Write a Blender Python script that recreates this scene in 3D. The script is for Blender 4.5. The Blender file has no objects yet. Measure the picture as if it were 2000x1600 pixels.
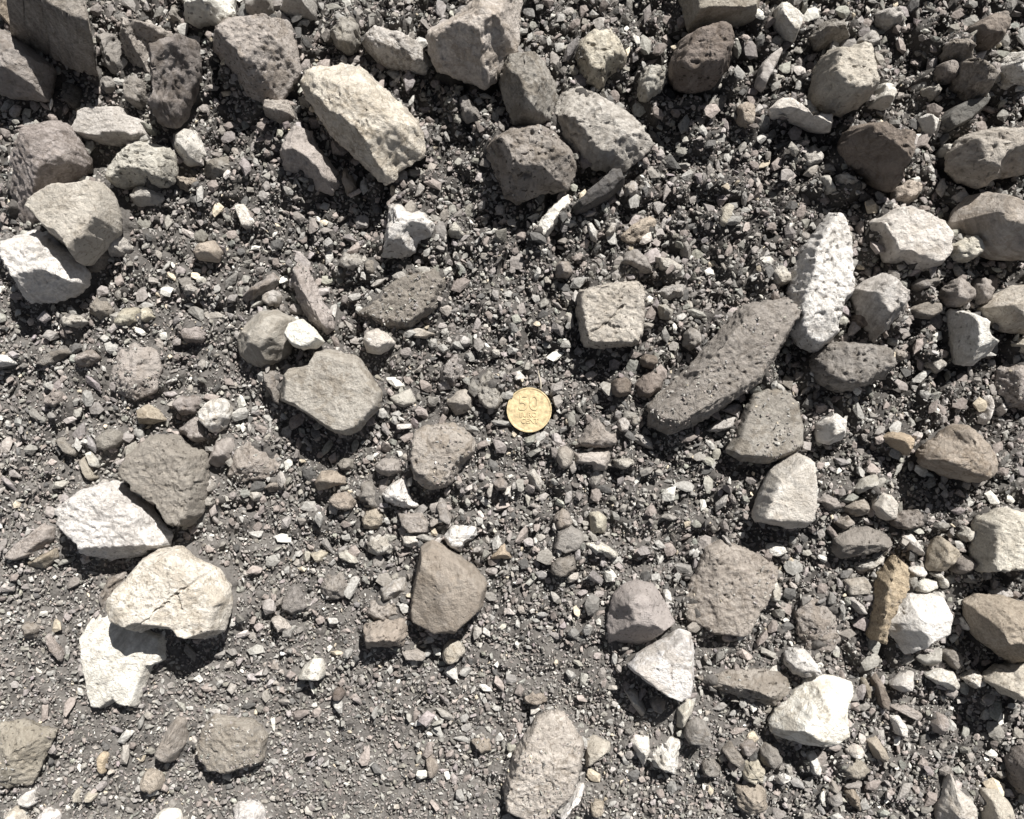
import bpy, bmesh, math, random
import numpy as np
from mathutils import Vector

# ------------------------------------------------------------------ camera, sky, sun, exposure
sc = bpy.context.scene
COL = sc.collection
K = 0.0002772            # metres per photo pixel on the ground plane
CAM_H = 0.470            # height of the phone above the ground
cam_d = bpy.data.cameras.new('camera')
cam_d.sensor_fit = 'HORIZONTAL'
cam_d.sensor_width = 36.0
cam_d.lens = 36.0 * CAM_H / (2000 * K)
cam_d.clip_start = 0.02
cam_d.clip_end = 100.0
cam = bpy.data.objects.new('camera', cam_d)
cam.location = (0, 0, CAM_H)
COL.objects.link(cam)
sc.camera = cam

SUN_EL = math.radians(46)
SUN_AZ = math.radians(24)          # from +Y towards +X
sun_vec = Vector((math.sin(SUN_AZ) * math.cos(SUN_EL), math.cos(SUN_AZ) * math.cos(SUN_EL), math.sin(SUN_EL)))
world = bpy.data.worlds.new('World')
sc.world = world
world.use_nodes = True
wn = world.node_tree
sky = wn.nodes.new('ShaderNodeTexSky')
sky.sky_type = 'NISHITA'
sky.sun_disc = False
sky.sun_elevation = SUN_EL
sky.sun_rotation = SUN_AZ
sky.dust_density = 0.2
sky.air_density = 0.6
bg = wn.nodes['Background']
bg.inputs['Strength'].default_value = 0.05
hsv = wn.nodes.new('ShaderNodeHueSaturation')          # the photograph's white balance leaves the shade neutral
hsv.inputs['Saturation'].default_value = 0.35
wn.links.new(sky.outputs['Color'], hsv.inputs['Color'])
wn.links.new(hsv.outputs['Color'], bg.inputs['Color'])
sun_d = bpy.data.lights.new('sun', 'SUN')
sun_d.energy = 5.0
sun_d.angle = math.radians(0.5)
sun_d.color = (1.0, 0.965, 0.915)
sun = bpy.data.objects.new('sun', sun_d)
sun.rotation_euler = sun_vec.to_track_quat('Z', 'Y').to_euler()
COL.objects.link(sun)
sc.view_settings.view_transform = 'Standard'
sc.view_settings.look = 'None'
sc.view_settings.exposure = 0.82
sc.view_settings.gamma = 1.0
sc.view_settings.use_curve_mapping = False

# ------------------------------------------------------------------ numpy helpers
rng = np.random.default_rng(11)
random.seed(5)


def hash3(ix, iy, iz, seed):
    h = (ix.astype(np.uint32) * np.uint32(374761393)) ^ (iy.astype(np.uint32) * np.uint32(668265263)) \
        ^ (iz.astype(np.uint32) * np.uint32(2246822519)) ^ np.uint32((seed * 3266489917) & 0xffffffff)
    h = (h ^ (h >> np.uint32(15))) * np.uint32(2246822519)
    h = (h ^ (h >> np.uint32(13))) * np.uint32(3266489917)
    h = h ^ (h >> np.uint32(16))
    return h.astype(np.float32) / np.float32(2147483648.0) - 1.0


def vnoise(p, seed=0):
    """value noise in -1..1 at points p (n,3)"""
    i = np.floor(p).astype(np.int64)
    f = (p - i).astype(np.float32)
    i = i & 0xffffffff
    u = f * f * (3 - 2 * f)
    r = 0
    for dx in (0, 1):
        wx = u[:, 0] if dx else 1 - u[:, 0]
        for dy in (0, 1):
            wy = u[:, 1] if dy else 1 - u[:, 1]
            for dz in (0, 1):
                wz = u[:, 2] if dz else 1 - u[:, 2]
                r = r + wx * wy * wz * hash3(i[:, 0] + dx, i[:, 1] + dy, i[:, 2] + dz, seed)
    return r


def fbm(p, seed=0, octv=3, gain=0.5):
    a, s, t = 1.0, 0, 0
    for k in range(octv):
        s = s + a * vnoise(p * (2.03 ** k) + 17.3 * k, seed + k)
        t += a
        a *= gain
    return s / t


def mesh_from(name, verts, tris, smooth=False, colors=None, quads=None):
    me = bpy.data.meshes.new(name)
    nv = len(verts)
    nt = 0 if tris is None else len(tris)
    nq = 0 if quads is None else len(quads)
    me.vertices.add(nv)
    me.vertices.foreach_set('co', np.asarray(verts, np.float32).ravel())
    loops = []
    if nq:
        loops.append(np.asarray(quads, np.int32).ravel())
    if nt:
        loops.append(np.asarray(tris, np.int32).ravel())
    loops = np.concatenate(loops)
    me.loops.add(len(loops))
    me.loops.foreach_set('vertex_index', loops)
    me.polygons.add(nq + nt)
    starts = np.concatenate([np.arange(nq) * 4, nq * 4 + np.arange(nt) * 3]).astype(np.int32)
    me.polygons.foreach_set('loop_start', starts)
    me.update(calc_edges=True)
    if not smooth:
        me.shade_flat()
    if colors is not None:
        at = me.color_attributes.new('tint', 'FLOAT_COLOR', 'POINT')
        c4 = np.ones((nv, 4), np.float32)
        c4[:, :3] = colors
        at.data.foreach_set('color', c4.ravel())
    return me


def link(name, me, mat=None, **props):
    o = bpy.data.objects.new(name, me)
    COL.objects.link(o)
    if mat is not None:
        me.materials.append(mat)
    for k, v in props.items():
        o[k] = v
    return o


def unproject(px, py, z):
    s = K * (CAM_H - z) / CAM_H
    return (px - 1000) * s, -(py - 800) * s


# ------------------------------------------------------------------ materials
def stone_material(name, blotch, speck, bump, rough, fine, dusty=0.7):
    m = bpy.data.materials.new(name)
    m.use_nodes = True
    nt = m.node_tree
    N, L = nt.nodes, nt.links
    bs = N['Principled BSDF']
    bs.inputs['Roughness'].default_value = rough
    bs.inputs['Specular IOR Level'].default_value = 0.25
    oi = N.new('ShaderNodeObjectInfo')
    tc = N.new('ShaderNodeTexCoord')
    mul = N.new('ShaderNodeMath'); mul.operation = 'MULTIPLY'; mul.inputs[1].default_value = 37.0
    L.new(oi.outputs['Random'], mul.inputs[0])
    add = N.new('ShaderNodeVectorMath'); add.operation = 'ADD'
    L.new(tc.outputs['Object'], add.inputs[0]); L.new(mul.outputs[0], add.inputs[1])

    def noise(scale, detail, roughn=0.55, dist=0.0):
        n = N.new('ShaderNodeTexNoise')
        n.inputs['Scale'].default_value = scale
        n.inputs['Detail'].default_value = detail
        n.inputs['Roughness'].default_value = roughn
        n.inputs['Distortion'].default_value = dist
        L.new(add.outputs[0], n.inputs['Vector'])
        return n

    def ramp(src, p0, p1, c0=(0, 0, 0, 1), c1=(1, 1, 1, 1)):
        r = N.new('ShaderNodeValToRGB')
        r.color_ramp.elements[0].position = p0; r.color_ramp.elements[0].color = c0
        r.color_ramp.elements[1].position = p1; r.color_ramp.elements[1].color = c1
        L.new(src, r.inputs[0])
        return r.outputs[0]

    def mix(fac, a, b, mode='MIX'):
        x = N.new('ShaderNodeMix'); x.data_type = 'RGBA'; x.blend_type = mode
        if isinstance(fac, float): x.inputs[0].default_value = fac
        else: L.new(fac, x.inputs[0])
        for s, v in ((6, a), (7, b)):
            if isinstance(v, tuple): x.inputs[s].default_value = v
            else: L.new(v, x.inputs[s])
        return x.outputs[2]

    def rand(k, lo, hi):
        """a second random number per stone, from lo to hi"""
        m1 = N.new('ShaderNodeMath'); m1.operation = 'MULTIPLY'; m1.inputs[1].default_value = k
        L.new(oi.outputs['Random'], m1.inputs[0])
        m2 = N.new('ShaderNodeMath'); m2.operation = 'FRACT'; L.new(m1.outputs[0], m2.inputs[0])
        m3 = N.new('ShaderNodeMath'); m3.operation = 'MULTIPLY_ADD'; m3.inputs[1].default_value = hi - lo; m3.inputs[2].default_value = lo
        L.new(m2.outputs[0], m3.inputs[0])
        return m3.outputs[0]

    def times(x, y):
        m1 = N.new('ShaderNodeMath'); m1.operation = 'MULTIPLY'
        L.new(x, m1.inputs[0])
        if isinstance(y, float): m1.inputs[1].default_value = y
        else: L.new(y, m1.inputs[1])
        return m1.outputs[0]

    # large stains
    n1 = noise(55, 4, 0.6, 0.4)
    stain = ramp(n1.outputs['Fac'], 0.36, 0.66, (0.74, 0.715, 0.69, 1), (1.16, 1.155, 1.15, 1))
    c = mix(blotch, oi.outputs['Color'], stain, 'MULTIPLY')
    n2 = noise(120, 3, 0.6)
    rust = ramp(n2.outputs['Fac'], 0.60, 0.74)
    c = mix(times(rust, 0.3 * blotch), c, (0.88, 0.76, 0.62, 1), 'MULTIPLY')
    # bedding bands, strong on some stones and absent on others
    rot = N.new('ShaderNodeVectorRotate'); rot.rotation_type = 'EULER_XYZ'
    L.new(add.outputs[0], rot.inputs['Vector'])
    cmb = N.new('ShaderNodeCombineXYZ')
    for q, kk in enumerate((5.3, 9.1, 13.7)):
        L.new(rand(kk, 0.0, 3.1), cmb.inputs[q])
    L.new(cmb.outputs[0], rot.inputs['Rotation'])
    st = N.new('ShaderNodeVectorMath'); st.operation = 'MULTIPLY'; st.inputs[1].default_value = (0.25, 1.0, 4.0)
    L.new(rot.outputs[0], st.inputs[0])
    nb = N.new('ShaderNodeTexNoise'); nb.inputs['Scale'].default_value = 110; nb.inputs['Detail'].default_value = 3
    L.new(st.outputs[0], nb.inputs['Vector'])
    band = ramp(nb.outputs['Fac'], 0.40, 0.60, (0.70, 0.68, 0.66, 1), (1.14, 1.14, 1.14, 1))
    c = mix(rand(23.0, -0.35, 0.75), c, band, 'MULTIPLY')
    # mineral grain, of differing strength
    n3 = noise(fine, 2, 0.7)
    gr = ramp(n3.outputs['Fac'], 0.30, 0.70, (0.66, 0.64, 0.62, 1), (1.26, 1.26, 1.26, 1))
    c = mix(rand(31.0, 0.25 * speck, speck), c, gr, 'MULTIPLY')
    n4 = noise(fine * 0.6, 1, 0.5)
    dk = ramp(n4.outputs['Fac'], 0.30, 0.36, (0.26, 0.25, 0.24, 1), (1, 1, 1, 1))
    c = mix(rand(41.0, -0.2 * speck, speck), c, dk, 'MULTIPLY')
    # thin mineral veins on some stones
    wv = N.new('ShaderNodeTexNoise'); wv.inputs['Scale'].default_value = 70; wv.inputs['Detail'].default_value = 5; wv.inputs['Distortion'].default_value = 0.6
    L.new(rot.outputs[0], wv.inputs['Vector'])
    v1 = N.new('ShaderNodeMath'); v1.operation = 'SUBTRACT'; v1.inputs[1].default_value = 0.5
    L.new(wv.outputs['Fac'], v1.inputs[0])
    v2 = N.new('ShaderNodeMath'); v2.operation = 'ABSOLUTE'; L.new(v1.outputs[0], v2.inputs[0])
    vein = ramp(v2.outputs[0], 0.006, 0.022, (0.55, 0.52, 0.48, 1), (1, 1, 1, 1))
    c = mix(rand(61.0, -0.6, 0.7), c, vein, 'MULTIPLY')
    # weathered patches with a hard edge
    n8 = noise(95, 6, 0.65, 0.3)
    wp = ramp(n8.outputs['Fac'], 0.515, 0.555, (1, 1, 1, 1), (0.76, 0.73, 0.69, 1))
    c = mix(rand(71.0, -0.3, 0.9), c, wp, 'MULTIPLY')
    # smears of soil dust
    n7 = noise(75, 5, 0.68, 0.8)
    dust = ramp(n7.outputs['Fac'], 0.54, 0.70)
    c = mix(times(dust, rand(53.0, 0.05 * dusty, dusty)), c, (0.255, 0.238, 0.22, 1))
    L.new(c, bs.inputs['Base Color'])
    n5 = noise(fine * 1.0, 4, 0.8)
    n6 = noise(230, 3, 0.6)
    hs = N.new('ShaderNodeMath'); hs.operation = 'ADD'
    L.new(n5.outputs['Fac'], hs.inputs[0]); L.new(n6.outputs['Fac'], hs.inputs[1])
    bp = N.new('ShaderNodeBump')
    bp.inputs['Strength'].default_value = bump
    bp.inputs['Distance'].default_value = 0.0016
    L.new(hs.outputs[0], bp.inputs['Height'])
    L.new(bp.outputs['Normal'], bs.inputs['Normal'])
    return m


MAT = {
    's': stone_material('smooth_stone', 0.50, 0.70, 0.80, 0.78, 850),
    'g': stone_material('grainy_stone', 0.60, 1.0, 1.0, 0.9, 720),
    'p': stone_material('pitted_stone', 0.55, 1.0, 1.0, 0.88, 640),
    'sc': stone_material('pale_smooth_stone', 0.75, 0.75, 0.9, 0.82, 700, 0.42),
    'gc': stone_material('pale_grainy_stone', 0.75, 0.95, 1.0, 0.9, 660, 0.42),
    'pc': stone_material('pale_pitted_stone', 0.70, 0.95, 1.0, 0.88, 600, 0.35),
}


def tint_material(name, attr, bump):
    m = bpy.data.materials.new(name)
    m.use_nodes = True
    nt = m.node_tree
    N, L = nt.nodes, nt.links
    bs = N['Principled BSDF']
    bs.inputs['Roughness'].default_value = 0.9
    bs.inputs['Specular IOR Level'].default_value = 0.2
    tc = N.new('ShaderNodeTexCoord')
    n = N.new('ShaderNodeTexNoise'); n.inputs['Scale'].default_value = 800; n.inputs['Detail'].default_value = 3
    L.new(tc.outputs['Object'], n.inputs['Vector'])
    r = N.new('ShaderNodeValToRGB')
    r.color_ramp.elements[0].position = 0.3; r.color_ramp.elements[0].color = (0.65, 0.63, 0.61, 1)
    r.color_ramp.elements[1].position = 0.7; r.color_ramp.elements[1].color = (1.25, 1.25, 1.25, 1)
    L.new(n.outputs['Fac'], r.inputs[0])
    x = N.new('ShaderNodeMix'); x.data_type = 'RGBA'; x.blend_type = 'MULTIPLY'; x.inputs[0].default_value = 0.8
    if attr:
        a = N.new('ShaderNodeVertexColor'); a.layer_name = 'tint'
        L.new(a.outputs['Color'], x.inputs[6])
    else:
        n2 = N.new('ShaderNodeTexNoise'); n2.inputs['Scale'].default_value = 60; n2.inputs['Detail'].default_value = 4
        L.new(tc.outputs['Object'], n2.inputs['Vector'])
        r2 = N.new('ShaderNodeValToRGB')
        r2.color_ramp.elements[0].position = 0.35; r2.color_ramp.elements[0].color = (0.07, 0.065, 0.060, 1)
        r2.color_ramp.elements[1].position = 0.65; r2.color_ramp.elements[1].color = (0.13, 0.121, 0.112, 1)
        L.new(n2.outputs['Fac'], r2.inputs[0])
        L.new(r2.outputs[0], x.inputs[6])
    L.new(r.outputs[0], x.inputs[7])
    L.new(x.outputs[2], bs.inputs['Base Color'])
    bp = N.new('ShaderNodeBump'); bp.inputs['Strength'].default_value = bump; bp.inputs['Distance'].default_value = 0.001
    L.new(n.outputs['Fac'], bp.inputs['Height'])
    L.new(bp.outputs['Normal'], bs.inputs['Normal'])
    return m


MAT_GRIT = tint_material('grit', True, 0.5)
MAT_SOIL = tint_material('soil', False, 0.9)

# ------------------------------------------------------------------ ground height
COIN_PX = (1033.5, 801.0)
coin_x, coin_y = unproject(COIN_PX[0], COIN_PX[1], 0.004)


def coarse_map(x, y):
    """1 where the ground is coarse and cloddy (top and right of the photo), 0 where it is fine"""
    u = (x / 0.277) * 0.40 + (y / 0.222) * 0.60
    return np.clip(0.52 + 0.62 * u, 0.10, 1.0)


def ground_z(x, y):
    x = np.atleast_1d(np.asarray(x, np.float64)); y = np.atleast_1d(np.asarray(y, np.float64))
    p = np.stack([x, y, np.zeros_like(x)], 1)
    c = coarse_map(x, y)
    z = 0.0045 * fbm(p / 0.085, 3, 2)
    w1 = np.stack([x + .004 * vnoise(p / .012, 31), y + .004 * vnoise(p / .012, 32), 0 * x], 1)
    clod = 2.1 * np.abs(vnoise(w1 / 0.0150, 9)) - .75          # rounded lumps with creased gaps between
    clod2 = 2.1 * np.abs(vnoise(w1 / 0.0068 + 5.5, 10)) - .75
    z = z + (0.0009 + 0.0070 * c) * clod + (0.0012 + 0.0034 * c) * clod2 + 0.003 * c * fbm(p / .03, 12, 2)
    d = np.hypot(x - coin_x, y - coin_y)
    w = np.clip(1 - (d - 0.013) / 0.010, 0, 1)
    w = w * w * (3 - 2 * w)
    z = z * (1 - w) + (-0.0002 + 0.25 * z) * w
    far = np.clip((np.maximum(np.abs(x) / 0.46, np.abs(y) / 0.40) - 1) * 1.2, 0, 1)
    return z * (1 - far) - 0.002 * far


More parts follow.
